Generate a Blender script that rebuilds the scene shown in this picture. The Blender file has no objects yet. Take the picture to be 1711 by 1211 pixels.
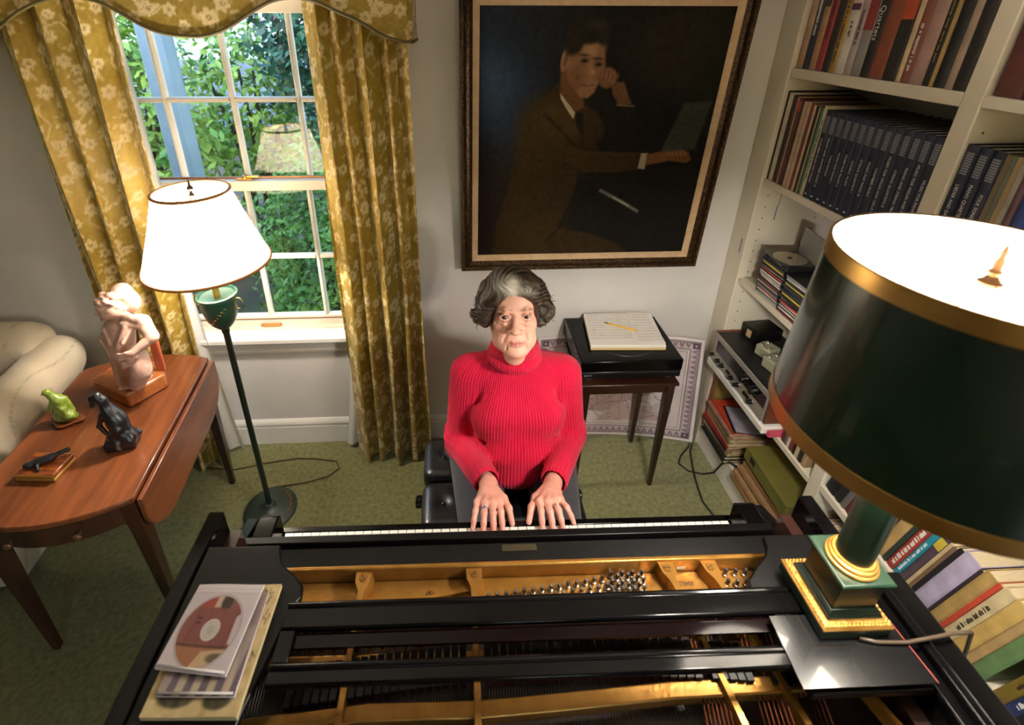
import bpy, bmesh, math, random
import numpy as np
from mathutils import Vector, Matrix, Euler

random.seed(7)
RNG = np.random.default_rng(7)
SC = bpy.context.scene
COL = SC.collection
PI = math.pi
rad = math.radians

# ------------------------------------------------------------------ camera
cam = bpy.data.cameras.new('camera')
cam.sensor_fit = 'HORIZONTAL'
cam.sensor_width = 36.0
cam.lens = 817.0 * 36.0 / 1711.0
cam.shift_x = 61.5 / 1711.0
cam.shift_y = -200.4 / 1711.0
cam.clip_start = 0.02
cam.dof.use_dof = True
cam.dof.focus_distance = 1.52
cam.dof.aperture_fstop = 2.8
cam_o = bpy.data.objects.new('camera', cam)
COL.objects.link(cam_o)
yaw, pitch, roll = rad(2.7975), rad(24.6006), rad(0.1216)
_f = Vector((math.sin(yaw) * math.cos(pitch), math.cos(yaw) * math.cos(pitch), -math.sin(pitch)))
_r = _f.cross(Vector((0, 0, 1))).normalized()
_u = _r.cross(_f)
_r2 = _r * math.cos(roll) + _u * math.sin(roll)
_u2 = -_r * math.sin(roll) + _u * math.cos(roll)
_m = Matrix(((_r2.x, _u2.x, -_f.x, 0), (_r2.y, _u2.y, -_f.y, 0), (_r2.z, _u2.z, -_f.z, 2.0), (0, 0, 0, 1)))
cam_o.matrix_world = _m
SC.camera = cam_o

# ------------------------------------------------------------------ world, exposure
w = bpy.data.worlds.new('sky')
SC.world = w
w.use_nodes = True
nt = w.node_tree
bg = nt.nodes['Background']
sky = nt.nodes.new('ShaderNodeTexSky')
sky.sky_type = 'NISHITA'
sky.sun_disc = False
sky.sun_elevation = rad(38)
sky.sun_rotation = rad(200)
sky.air_density = 1.3
sky.dust_density = 0.6
nt.links.new(sky.outputs[0], bg.inputs[0])
bg.inputs[1].default_value = 0.55
vs = SC.view_settings
vs.view_transform = 'Standard'
vs.look = 'None'
vs.gamma = 1.0
vs.use_curve_mapping = False
vs.exposure = 1.2
SC.cycles.use_denoising = True
SC.cycles.max_bounces = 10
SC.cycles.sample_clamp_indirect = 6.0
SC.cycles.caustics_reflective = False

# ------------------------------------------------------------------ colour + material helpers
def lin(c):
    if isinstance(c, str):
        c = [int(c[i:i + 2], 16) / 255 for i in (0, 2, 4)]
    return tuple(x / 12.92 if x <= 0.04045 else ((x + 0.055) / 1.055) ** 2.4 for x in c)

MATS = {}
def M(name, c, rough=0.6, metal=0.0, c2=None, scale=8.0, stretch=(1, 1, 1), detail=4.0, bump=0.0, bscale=None,
      coat=0.0, sheen=0.0, spec=0.5, dist=0.0, lo=0.35, hi=0.65, coord='Object'):
    if name in MATS:
        return MATS[name]
    m = bpy.data.materials.new(name)
    m.use_nodes = True
    n, l = m.node_tree.nodes, m.node_tree.links
    b = n['Principled BSDF']
    b.inputs['Base Color'].default_value = (*lin(c), 1)
    b.inputs['Roughness'].default_value = rough
    b.inputs['Metallic'].default_value = metal
    b.inputs['Specular IOR Level'].default_value = spec
    b.inputs['Coat Weight'].default_value = coat
    b.inputs['Coat Roughness'].default_value = 0.05
    b.inputs['Sheen Weight'].default_value = sheen
    if c2 or bump:
        tc = n.new('ShaderNodeTexCoord')
        mp = n.new('ShaderNodeMapping')
        mp.inputs['Scale'].default_value = stretch
        l.new(tc.outputs[coord], mp.inputs[0])
    if c2:
        nz = n.new('ShaderNodeTexNoise')
        nz.inputs['Scale'].default_value = scale
        nz.inputs['Detail'].default_value = detail
        nz.inputs['Distortion'].default_value = dist
        l.new(mp.outputs[0], nz.inputs['Vector'])
        r = n.new('ShaderNodeValToRGB')
        r.color_ramp.elements[0].position = lo
        r.color_ramp.elements[1].position = hi
        r.color_ramp.elements[0].color = (*lin(c), 1)
        r.color_ramp.elements[1].color = (*lin(c2), 1)
        l.new(nz.outputs['Fac'], r.inputs[0])
        l.new(r.outputs[0], b.inputs['Base Color'])
    if bump:
        n2 = n.new('ShaderNodeTexNoise')
        n2.inputs['Scale'].default_value = bscale or scale * 4
        n2.inputs['Detail'].default_value = 3
        l.new(mp.outputs[0], n2.inputs['Vector'])
        bp = n.new('ShaderNodeBump')
        bp.inputs['Strength'].default_value = bump
        bp.inputs['Distance'].default_value = 0.01
        l.new(n2.outputs['Fac'], bp.inputs['Height'])
        l.new(bp.outputs[0], b.inputs['Normal'])
    MATS[name] = m
    return m

def MA(name, rough=0.7, coat=0.0, sheen=0.0, spec=0.5, bump=0.0, bscale=300, mul=None, metal=0.0, sss=0.0, rib=0.0, trans=0.0):
    """material whose colour is the mesh's own print ('col' attribute)"""
    if name in MATS:
        return MATS[name]
    m = bpy.data.materials.new(name)
    m.use_nodes = True
    n, l = m.node_tree.nodes, m.node_tree.links
    b = n['Principled BSDF']
    a = n.new('ShaderNodeAttribute')
    a.attribute_name = 'col'
    l.new(a.outputs['Color'], b.inputs['Base Color'])
    b.inputs['Roughness'].default_value = rough
    b.inputs['Metallic'].default_value = metal
    b.inputs['Coat Weight'].default_value = coat
    b.inputs['Sheen Weight'].default_value = sheen
    b.inputs['Specular IOR Level'].default_value = spec
    if sss:
        b.inputs['Subsurface Weight'].default_value = sss
        b.inputs['Subsurface Radius'].default_value = (0.012, 0.005, 0.003)
        b.inputs['Subsurface Scale'].default_value = 0.5
    hgt = None
    if bump:
        tc = n.new('ShaderNodeTexCoord')
        n2 = n.new('ShaderNodeTexNoise')
        n2.inputs['Scale'].default_value = bscale
        n2.inputs['Detail'].default_value = 4
        l.new(tc.outputs['Object'], n2.inputs['Vector'])
        bp = n.new('ShaderNodeBump')
        bp.inputs['Strength'].default_value = bump
        bp.inputs['Distance'].default_value = 0.004
        l.new(n2.outputs['Fac'], bp.inputs['Height'])
        l.new(bp.outputs[0], b.inputs['Normal'])
        hgt = bp
    if rib:
        ra = n.new('ShaderNodeAttribute')
        ra.attribute_name = 'rib'
        ma = n.new('ShaderNodeMath')
        ma.operation = 'SINE'
        l.new(ra.outputs['Fac'], ma.inputs[0])
        b2 = n.new('ShaderNodeBump')
        b2.inputs['Strength'].default_value = rib
        b2.inputs['Distance'].default_value = 0.003
        l.new(ma.outputs[0], b2.inputs['Height'])
        if hgt:
            l.new(hgt.outputs[0], b2.inputs['Normal'])
        l.new(b2.outputs[0], b.inputs['Normal'])
    if trans:
        tr = n.new('ShaderNodeBsdfTranslucent')
        l.new(a.outputs['Color'], tr.inputs['Color'])
        mx = n.new('ShaderNodeMixShader')
        mx.inputs[0].default_value = trans
        l.new(b.outputs[0], mx.inputs[1])
        l.new(tr.outputs[0], mx.inputs[2])
        l.new(mx.outputs[0], n['Material Output'].inputs['Surface'])
    MATS[name] = m
    return m

def MW(name, dark, light, axis='y', scale=6.0, rough=0.35, coat=0.3, rings=10.0):
    """polished wood: stretched grain"""
    if name in MATS:
        return MATS[name]
    m = bpy.data.materials.new(name)
    m.use_nodes = True
    n, l = m.node_tree.nodes, m.node_tree.links
    b = n['Principled BSDF']
    tc = n.new('ShaderNodeTexCoord')
    mp = n.new('ShaderNodeMapping')
    s = {'x': (0.10, 1, 1), 'y': (1, 0.10, 1), 'z': (1, 1, 0.10)}[axis]
    mp.inputs['Scale'].default_value = s
    l.new(tc.outputs['Object'], mp.inputs[0])
    n1 = n.new('ShaderNodeTexNoise')
    n1.inputs['Scale'].default_value = scale
    n1.inputs['Detail'].default_value = 8
    n1.inputs['Distortion'].default_value = 1.2
    l.new(mp.outputs[0], n1.inputs['Vector'])
    n2 = n.new('ShaderNodeTexNoise')
    n2.inputs['Scale'].default_value = scale * rings
    n2.inputs['Detail'].default_value = 3
    l.new(mp.outputs[0], n2.inputs['Vector'])
    mx = n.new('ShaderNodeMath')
    mx.operation = 'MULTIPLY_ADD'
    mx.inputs[1].default_value = 0.35
    l.new(n2.outputs['Fac'], mx.inputs[0])
    m2 = n.new('ShaderNodeMath')
    m2.operation = 'MULTIPLY'
    m2.inputs[1].default_value = 0.65
    l.new(n1.outputs['Fac'], m2.inputs[0])
    l.new(m2.outputs[0], mx.inputs[2])
    r = n.new('ShaderNodeValToRGB')
    r.color_ramp.elements[0].position = 0.36
    r.color_ramp.elements[1].position = 0.64
    r.color_ramp.elements[0].color = (*lin(dark), 1)
    r.color_ramp.elements[1].color = (*lin(light), 1)
    l.new(mx.outputs[0], r.inputs[0])
    l.new(r.outputs[0], b.inputs['Base Color'])
    b.inputs['Roughness'].default_value = rough
    b.inputs['Coat Weight'].default_value = coat
    b.inputs['Coat Roughness'].default_value = 0.12
    MATS[name] = m
    return m

def MG(name, tint=(1, 1, 1), refl=1.5, rough=0.0):
    """thin clear sheet: lets light pass, mirrors a little by angle"""
    if name in MATS:
        return MATS[name]
    m = bpy.data.materials.new(name)
    m.use_nodes = True
    n, l = m.node_tree.nodes, m.node_tree.links
    n.remove(n['Principled BSDF'])
    t = n.new('ShaderNodeBsdfTransparent')
    t.inputs[0].default_value = (*tint, 1)
    g = n.new('ShaderNodeBsdfGlossy')
    g.inputs['Roughness'].default_value = rough
    f = n.new('ShaderNodeFresnel')
    f.inputs[0].default_value = refl
    mx = n.new('ShaderNodeMixShader')
    ge = n.new('ShaderNodeNewGeometry')
    inv = n.new('ShaderNodeMath')
    inv.operation = 'SUBTRACT'
    inv.inputs[0].default_value = 1.0
    l.new(ge.outputs['Backfacing'], inv.inputs[1])
    mu = n.new('ShaderNodeMath')
    mu.operation = 'MULTIPLY'
    l.new(f.outputs[0], mu.inputs[0])
    l.new(inv.outputs[0], mu.inputs[1])
    l.new(mu.outputs[0], mx.inputs[0])
    l.new(t.outputs[0], mx.inputs[1])
    l.new(g.outputs[0], mx.inputs[2])
    l.new(mx.outputs[0], n['Material Output'].inputs['Surface'])
    MATS[name] = m
    return m

def MT(name, c, trans=0.5, rough=0.8, c_t=None):
    """cloth or paper that lets lamp light through"""
    if name in MATS:
        return MATS[name]
    m = bpy.data.materials.new(name)
    m.use_nodes = True
    n, l = m.node_tree.nodes, m.node_tree.links
    b = n['Principled BSDF']
    b.inputs['Base Color'].default_value = (*lin(c), 1)
    b.inputs['Roughness'].default_value = rough
    t = n.new('ShaderNodeBsdfTranslucent')
    t.inputs[0].default_value = (*lin(c_t or c), 1)
    mx = n.new('ShaderNodeMixShader')
    mx.inputs[0].default_value = trans
    l.new(b.outputs[0], mx.inputs[1])
    l.new(t.outputs[0], mx.inputs[2])
    l.new(mx.outputs[0], n['Material Output'].inputs['Surface'])
    MATS[name] = m
    return m

def ME(name, c, strength):
    if name in MATS:
        return MATS[name]
    m = bpy.data.materials.new(name)
    m.use_nodes = True
    b = m.node_tree.nodes['Principled BSDF']
    b.inputs['Base Color'].default_value = (*c, 1)
    b.inputs['Emission Color'].default_value = (*c, 1)
    b.inputs['Emission Strength'].default_value = strength
    MATS[name] = m
    return m

# ------------------------------------------------------------------ object helpers
WM = {}     # object -> world matrix of its local frame
def reg(o, m):
    WM[o.name] = m.copy()

def tag(o, label=None, cat=None, group=None, kind=None):
    if label: o['label'] = label
    if cat: o['category'] = cat
    if group: o['group'] = group
    if kind: o['kind'] = kind
    return o

def thing(name, label, cat, loc=(0, 0, 0), rz=0.0, group=None, kind=None):
    o = bpy.data.objects.new(name, None)
    o.empty_display_size = 0.05
    COL.objects.link(o)
    o.location = loc
    o.rotation_euler = (0, 0, rz)
    reg(o, Matrix.Translation(loc) @ Matrix.Rotation(rz, 4, 'Z'))
    return tag(o, label, cat, group, kind)

def finish(name, me, mat, parent=None, loc=None, rot=None):
    o = bpy.data.objects.new(name, me)
    COL.objects.link(o)
    if mat:
        me.materials.clear()
        me.materials.append(mat)
    if parent:
        o.parent = parent
    l = Matrix.Identity(4)
    if loc is not None or rot is not None:
        o.location = loc or (0, 0, 0)
        o.rotation_euler = rot or (0, 0, 0)
        l = Matrix.Translation(loc or (0, 0, 0)) @ Euler(rot or (0, 0, 0)).to_matrix().to_4x4()
    reg(o, (WM[parent.name] if parent else Matrix.Identity(4)) @ l)
    return o

def share(name, me, parent=None, loc=(0, 0, 0), rot=(0, 0, 0), scale=(1, 1, 1)):
    o = bpy.data.objects.new(name, me)
    COL.objects.link(o)
    o.parent = parent
    o.location = loc
    o.rotation_euler = rot
    o.scale = scale
    reg(o, (WM[parent.name] if parent else Matrix.Identity(4)) @ Matrix.Translation(loc) @ Euler(rot).to_matrix().to_4x4())
    return o

def frame(pts):
    """parallel-transport frames along a polyline"""
    P = [Vector(p) for p in pts]
    n = len(P)
    T = []
    for i in range(n):
        a, b = P[max(i - 1, 0)], P[min(i + 1, n - 1)]
        t = (b - a)
        T.append(t.normalized() if t.length > 1e-9 else Vector((0, 0, 1)))
    up = Vector((0, 0, 1)) if abs(T[0].z) < 0.9 else Vector((1, 0, 0))
    N = [(up - T[0] * up.dot(T[0])).normalized()]
    for i in range(1, n):
        v = N[-1] - T[i] * N[-1].dot(T[i])
        N.append(v.normalized() if v.length > 1e-9 else N[-1])
    return P, T, N

class MB:
    def __init__(s):
        s.v, s.f = [], []
    def add(s, vs, fs):
        o = len(s.v)
        s.v += [tuple(p) for p in vs]
        s.f += [tuple(i + o for i in f) for f in fs]
        return s
    def box(s, x0, x1, y0, y1, z0, z1, m=None):
        vs = [(x, y, z) for z in (z0, z1) for y in (y0, y1) for x in (x0, x1)]
        if m is not None:
            vs = [m @ Vector(p) for p in vs]
        return s.add(vs, [(0, 2, 3, 1), (4, 5, 7, 6), (0, 1, 5, 4), (2, 6, 7, 3), (0, 4, 6, 2), (1, 3, 7, 5)])
    def prism(s, poly, h0, h1, axis='z', m=None):
        n = len(poly)
        mk = {'z': lambda a, b, h: (a, b, h), 'y': lambda a, b, h: (a, h, b), 'x': lambda a, b, h: (h, a, b)}[axis]
        vs = [mk(a, b, h0) for a, b in poly] + [mk(a, b, h1) for a, b in poly]
        if m is not None:
            vs = [m @ Vector(p) for p in vs]
        fs = [tuple(range(n))[::-1], tuple(range(n, 2 * n))] + [(i, (i + 1) % n, n + (i + 1) % n, n + i) for i in range(n)]
        return s.add(vs, fs)
    def lathe(s, prof, n=32, c=(0, 0, 0), m=None, cap=True):
        vs, fs = [], []
        for r, z in prof:
            for k in range(n):
                a = 2 * PI * k / n
                p = Vector((c[0] + r * math.cos(a), c[1] + r * math.sin(a), c[2] + z))
                vs.append(m @ p if m is not None else p)
        for i in range(len(prof) - 1):
            for k in range(n):
                k2 = (k + 1) % n
                fs.append((i * n + k, i * n + k2, (i + 1) * n + k2, (i + 1) * n + k))
        if cap:
            fs.append(tuple(range(n))[::-1])
            fs.append(tuple((len(prof) - 1) * n + k for k in range(n)))
        return s.add(vs, fs)
    def tube(s, pts, r, n=8, closed=False, cap=True):
        P, T, N = frame(pts)
        vs, fs = [], []
        for i, p in enumerate(P):
            ri = r[i] if isinstance(r, (list, tuple)) else r
            b = T[i].cross(N[i])
            for k in range(n):
                a = 2 * PI * k / n
                vs.append(p + (N[i] * math.cos(a) + b * math.sin(a)) * ri)
        L = len(P)
        for i in range(L - 1 + (1 if closed else 0)):
            j = (i + 1) % L
            for k in range(n):
                k2 = (k + 1) % n
                fs.append((i * n + k, i * n + k2, j * n + k2, j * n + k))
        if cap and not closed:
            fs.append(tuple(range(n))[::-1])
            fs.append(tuple((L - 1) * n + k for k in range(n)))
        return s.add(vs, fs)
    def loft(s, rings, cap=True, closed=True):
        n = len(rings[0])
        vs = [p for r in rings for p in r]
        fs = []
        for i in range(len(rings) - 1):
            for k in range(n if closed else n - 1):
                k2 = (k + 1) % n
                fs.append((i * n + k, i * n + k2, (i + 1) * n + k2, (i + 1) * n + k))
        if cap:
            fs.append(tuple(range(n))[::-1])
            fs.append(tuple((len(rings) - 1) * n + k for k in range(n)))
        return s.add(vs, fs)
    def grid(s, fn, nu, nv):
        vs = [fn(i / nu, j / nv) for j in range(nv + 1) for i in range(nu + 1)]
        fs = [(j * (nu + 1) + i, j * (nu + 1) + i + 1, (j + 1) * (nu + 1) + i + 1, (j + 1) * (nu + 1) + i)
              for j in range(nv) for i in range(nu)]
        return s.add(vs, fs)
    def mesh(s, name, smooth=None, inv=None):
        me = bpy.data.meshes.new(name)
        vs = s.v
        if inv is not None:
            vs = [tuple(inv @ Vector(p)) for p in vs]
        me.from_pydata([tuple(p) for p in vs], [], s.f)
        bm = bmesh.new()
        bm.from_mesh(me)
        bmesh.ops.recalc_face_normals(bm, faces=bm.faces)
        bm.to_mesh(me)
        bm.free()
        if smooth is not None:
            me.polygons.foreach_set('use_smooth', [True] * len(me.polygons))
            if smooth < 180:
                me.set_sharp_from_angle(angle=rad(smooth))
        me.update()
        return me
    def build(s, name, mat, parent=None, smooth=None, bevel=0.0, world=True, seg=2):
        inv = WM[parent.name].inverted() if (parent and world) else None
        me = s.mesh(name, smooth, inv)
        o = finish(name, me, mat, parent)
        if bevel:
            b = o.modifiers.new('bevel', 'BEVEL')
            b.width = bevel
            b.segments = seg
            b.limit_method = 'ANGLE'
            b.angle_limit = rad(40)
            b.harden_normals = False
            if smooth is None:
                me.polygons.foreach_set('use_smooth', [True] * len(me.polygons))
                me.set_sharp_from_angle(angle=rad(30))
        return o

def struct(name, mb, mat, parent=None, **k):
    o = mb.build(name, mat, parent, **k)
    if not parent:
        o['kind'] = 'structure'
    return o

def text(s, size, mat, parent, matrix, name='lettering', ext=0.0002, align='CENTER', sx=1.0):
    """flat lettering; matrix is in world space (x along the line, y up the letters, z out)"""
    cu = bpy.data.curves.new(name, 'FONT')
    cu.body = s
    cu.size = size
    cu.extrude = ext
    cu.align_x = align
    cu.align_y = 'CENTER'
    cu.resolution_u = 2
    t = bpy.data.objects.new('t', cu)
    COL.objects.link(t)
    dg = bpy.context.evaluated_depsgraph_get()
    me = bpy.data.meshes.new_from_object(t.evaluated_get(dg))
    bpy.data.objects.remove(t)
    bpy.data.curves.remove(cu)
    mm = matrix @ Matrix.Diagonal((sx, 1, 1, 1))
    if parent:
        mm = WM[parent.name].inverted() @ mm
    me.transform(mm)
    return finish(name, me, mat, parent)

def axes(o, x, y):
    x, y = Vector(x).normalized(), Vector(y).normalized()
    z = x.cross(y)
    return Matrix(((x.x, y.x, z.x, o[0]), (x.y, y.y, z.y, o[1]), (x.z, y.z, z.z, o[2]), (0, 0, 0, 1)))

# ------------------------------------------------------------------ flat print painter (colours live on the mesh)
class Canvas:
    def __init__(s, w, h, bgc):
        s.w, s.h = w, h
        s.a = np.ones((h, w, 3)) * np.array(bgc if not isinstance(bgc, str) else [int(bgc[i:i + 2], 16) / 255 for i in (0, 2, 4)])
        s.Y, s.X = np.mgrid[0:h, 0:w].astype(float)
    def c(s, c):
        return np.array([int(c[i:i + 2], 16) / 255 for i in (0, 2, 4)]) if isinstance(c, str) else np.array(c)
    def blend(s, d, col, al, soft):
        k = np.clip(0.5 - d / max(soft, 1e-6), 0, 1)
        k = (k * k * (3 - 2 * k) * al)[..., None]
        s.a = s.a * (1 - k) + s.c(col) * k
        return s
    def ell(s, cx, cy, rx, ry, col, al=1.0, soft=1.5, rot=0.0):
        c, q = math.cos(rot), math.sin(rot)
        dx, dy = s.X - cx, s.Y - cy
        u, v = (dx * c + dy * q) / rx, (-dx * q + dy * c) / ry
        d = (np.sqrt(u * u + v * v) - 1) * min(rx, ry)
        return s.blend(d, col, al, soft)
    def ring(s, cx, cy, r, wd, col, al=1.0, soft=1.5):
        d = np.abs(np.hypot(s.X - cx, s.Y - cy) - r) - wd
        return s.blend(d, col, al, soft)
    def line(s, pts, wd, col, al=1.0, soft=1.5):
        d = np.full(s.X.shape, 1e9)
        for (x0, y0), (x1, y1) in zip(pts[:-1], pts[1:]):
            ax, ay = x1 - x0, y1 - y0
            L = ax * ax + ay * ay + 1e-9
            t = np.clip(((s.X - x0) * ax + (s.Y - y0) * ay) / L, 0, 1)
            d = np.minimum(d, np.hypot(s.X - x0 - t * ax, s.Y - y0 - t * ay))
        return s.blend(d - wd, col, al, soft)
    def poly(s, pts, col, al=1.0, soft=1.5):
        d = np.full(s.X.shape, 1e9)
        ins = np.zeros(s.X.shape, bool)
        n = len(pts)
        for i in range(n):
            (x0, y0), (x1, y1) = pts[i], pts[(i + 1) % n]
            ax, ay = x1 - x0, y1 - y0
            L = ax * ax + ay * ay + 1e-9
            t = np.clip(((s.X - x0) * ax + (s.Y - y0) * ay) / L, 0, 1)
            d = np.minimum(d, np.hypot(s.X - x0 - t * ax, s.Y - y0 - t * ay))
            if y0 != y1:
                ins ^= ((y0 > s.Y) != (y1 > s.Y)) & (s.X < (x1 - x0) * (s.Y - y0) / (y1 - y0) + x0)
        return s.blend(np.where(ins, -d, d), col, al, soft)
    def rect(s, x0, y0, x1, y1, col, al=1.0, soft=1.0):
        d = np.maximum(np.maximum(x0 - s.X, s.X - x1), np.maximum(y0 - s.Y, s.Y - y1))
        return s.blend(d, col, al, soft)
    def noise(s, amp, cells, mono=True):
        gh, gw = max(2, int(cells * s.h / s.w)), cells
        g = RNG.normal(0, 1, (gh + 1, gw + 1, 1 if mono else 3))
        yy = s.Y / s.h * (gh - 1e-6)
        xx = s.X / s.w * (gw - 1e-6)
        iy, ix = yy.astype(int), xx.astype(int)
        fy, fx = (yy - iy)[..., None], (xx - ix)[..., None]
        fy, fx = fy * fy * (3 - 2 * fy), fx * fx * (3 - 2 * fx)
        v = (g[iy, ix] * (1 - fx) + g[iy, ix + 1] * fx) * (1 - fy) + (g[iy + 1, ix] * (1 - fx) + g[iy + 1, ix + 1] * fx) * fy
        s.a = np.clip(s.a + v * amp, 0, 1)
        return s
    def linear(s):
        a = np.clip(s.a, 0, 1)
        return np.where(a <= 0.04045, a / 12.92, ((a + 0.055) / 1.055) ** 2.4)

def npmesh(name, V, Fq, col=None, smooth=True):
    me = bpy.data.meshes.new(name)
    V = np.ascontiguousarray(V, dtype=np.float32)
    Fq = np.ascontiguousarray(Fq, dtype=np.int32)
    me.vertices.add(len(V))
    me.vertices.foreach_set('co', V.ravel())
    k = Fq.shape[1]
    me.loops.add(Fq.size)
    me.loops.foreach_set('vertex_index', Fq.ravel())
    me.polygons.add(len(Fq))
    me.polygons.foreach_set('loop_start', np.arange(len(Fq), dtype=np.int32) * k)
    me.polygons.foreach_set('use_smooth', np.full(len(Fq), smooth))
    me.update(calc_edges=True)
    if col is not None:
        setcol(me, col)
    return me

def setcol(me, col):
    at = me.attributes.new('col', 'FLOAT_COLOR', 'POINT')
    c = np.ones((len(col), 4), np.float32)
    c[:, :3] = col
    at.data.foreach_set('color', c.ravel())

def setattr1(me, name, val):
    at = me.attributes.new(name, 'FLOAT', 'POINT')
    at.data.foreach_set('value', np.ascontiguousarray(val, np.float32))

def gridfaces(nu, nv):
    """nu x nv vertices, row-major rows of nu"""
    i, j = np.meshgrid(np.arange(nu - 1), np.arange(nv - 1))
    a = (j * nu + i).ravel()
    return np.stack([a, a + 1, a + 1 + nu, a + nu], 1)

def print_sheet(name, cv, fn, mat, parent=None, flip=False):
    """cv painted onto a sheet: fn(u, v) -> world points, u right, v down, arrays in 0..1"""
    h, w_ = cv.h, cv.w
    V = fn((cv.X / (w_ - 1)).ravel(), (cv.Y / (h - 1)).ravel())
    if parent:
        im = np.array(WM[parent.name].inverted())
        V = V @ im[:3, :3].T + im[:3, 3]
    Fq = gridfaces(w_, h)
    if flip:
        Fq = Fq[:, ::-1]
    return finish(name, npmesh(name, V, Fq, cv.linear().reshape(-1, 3)), mat, parent)

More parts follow.
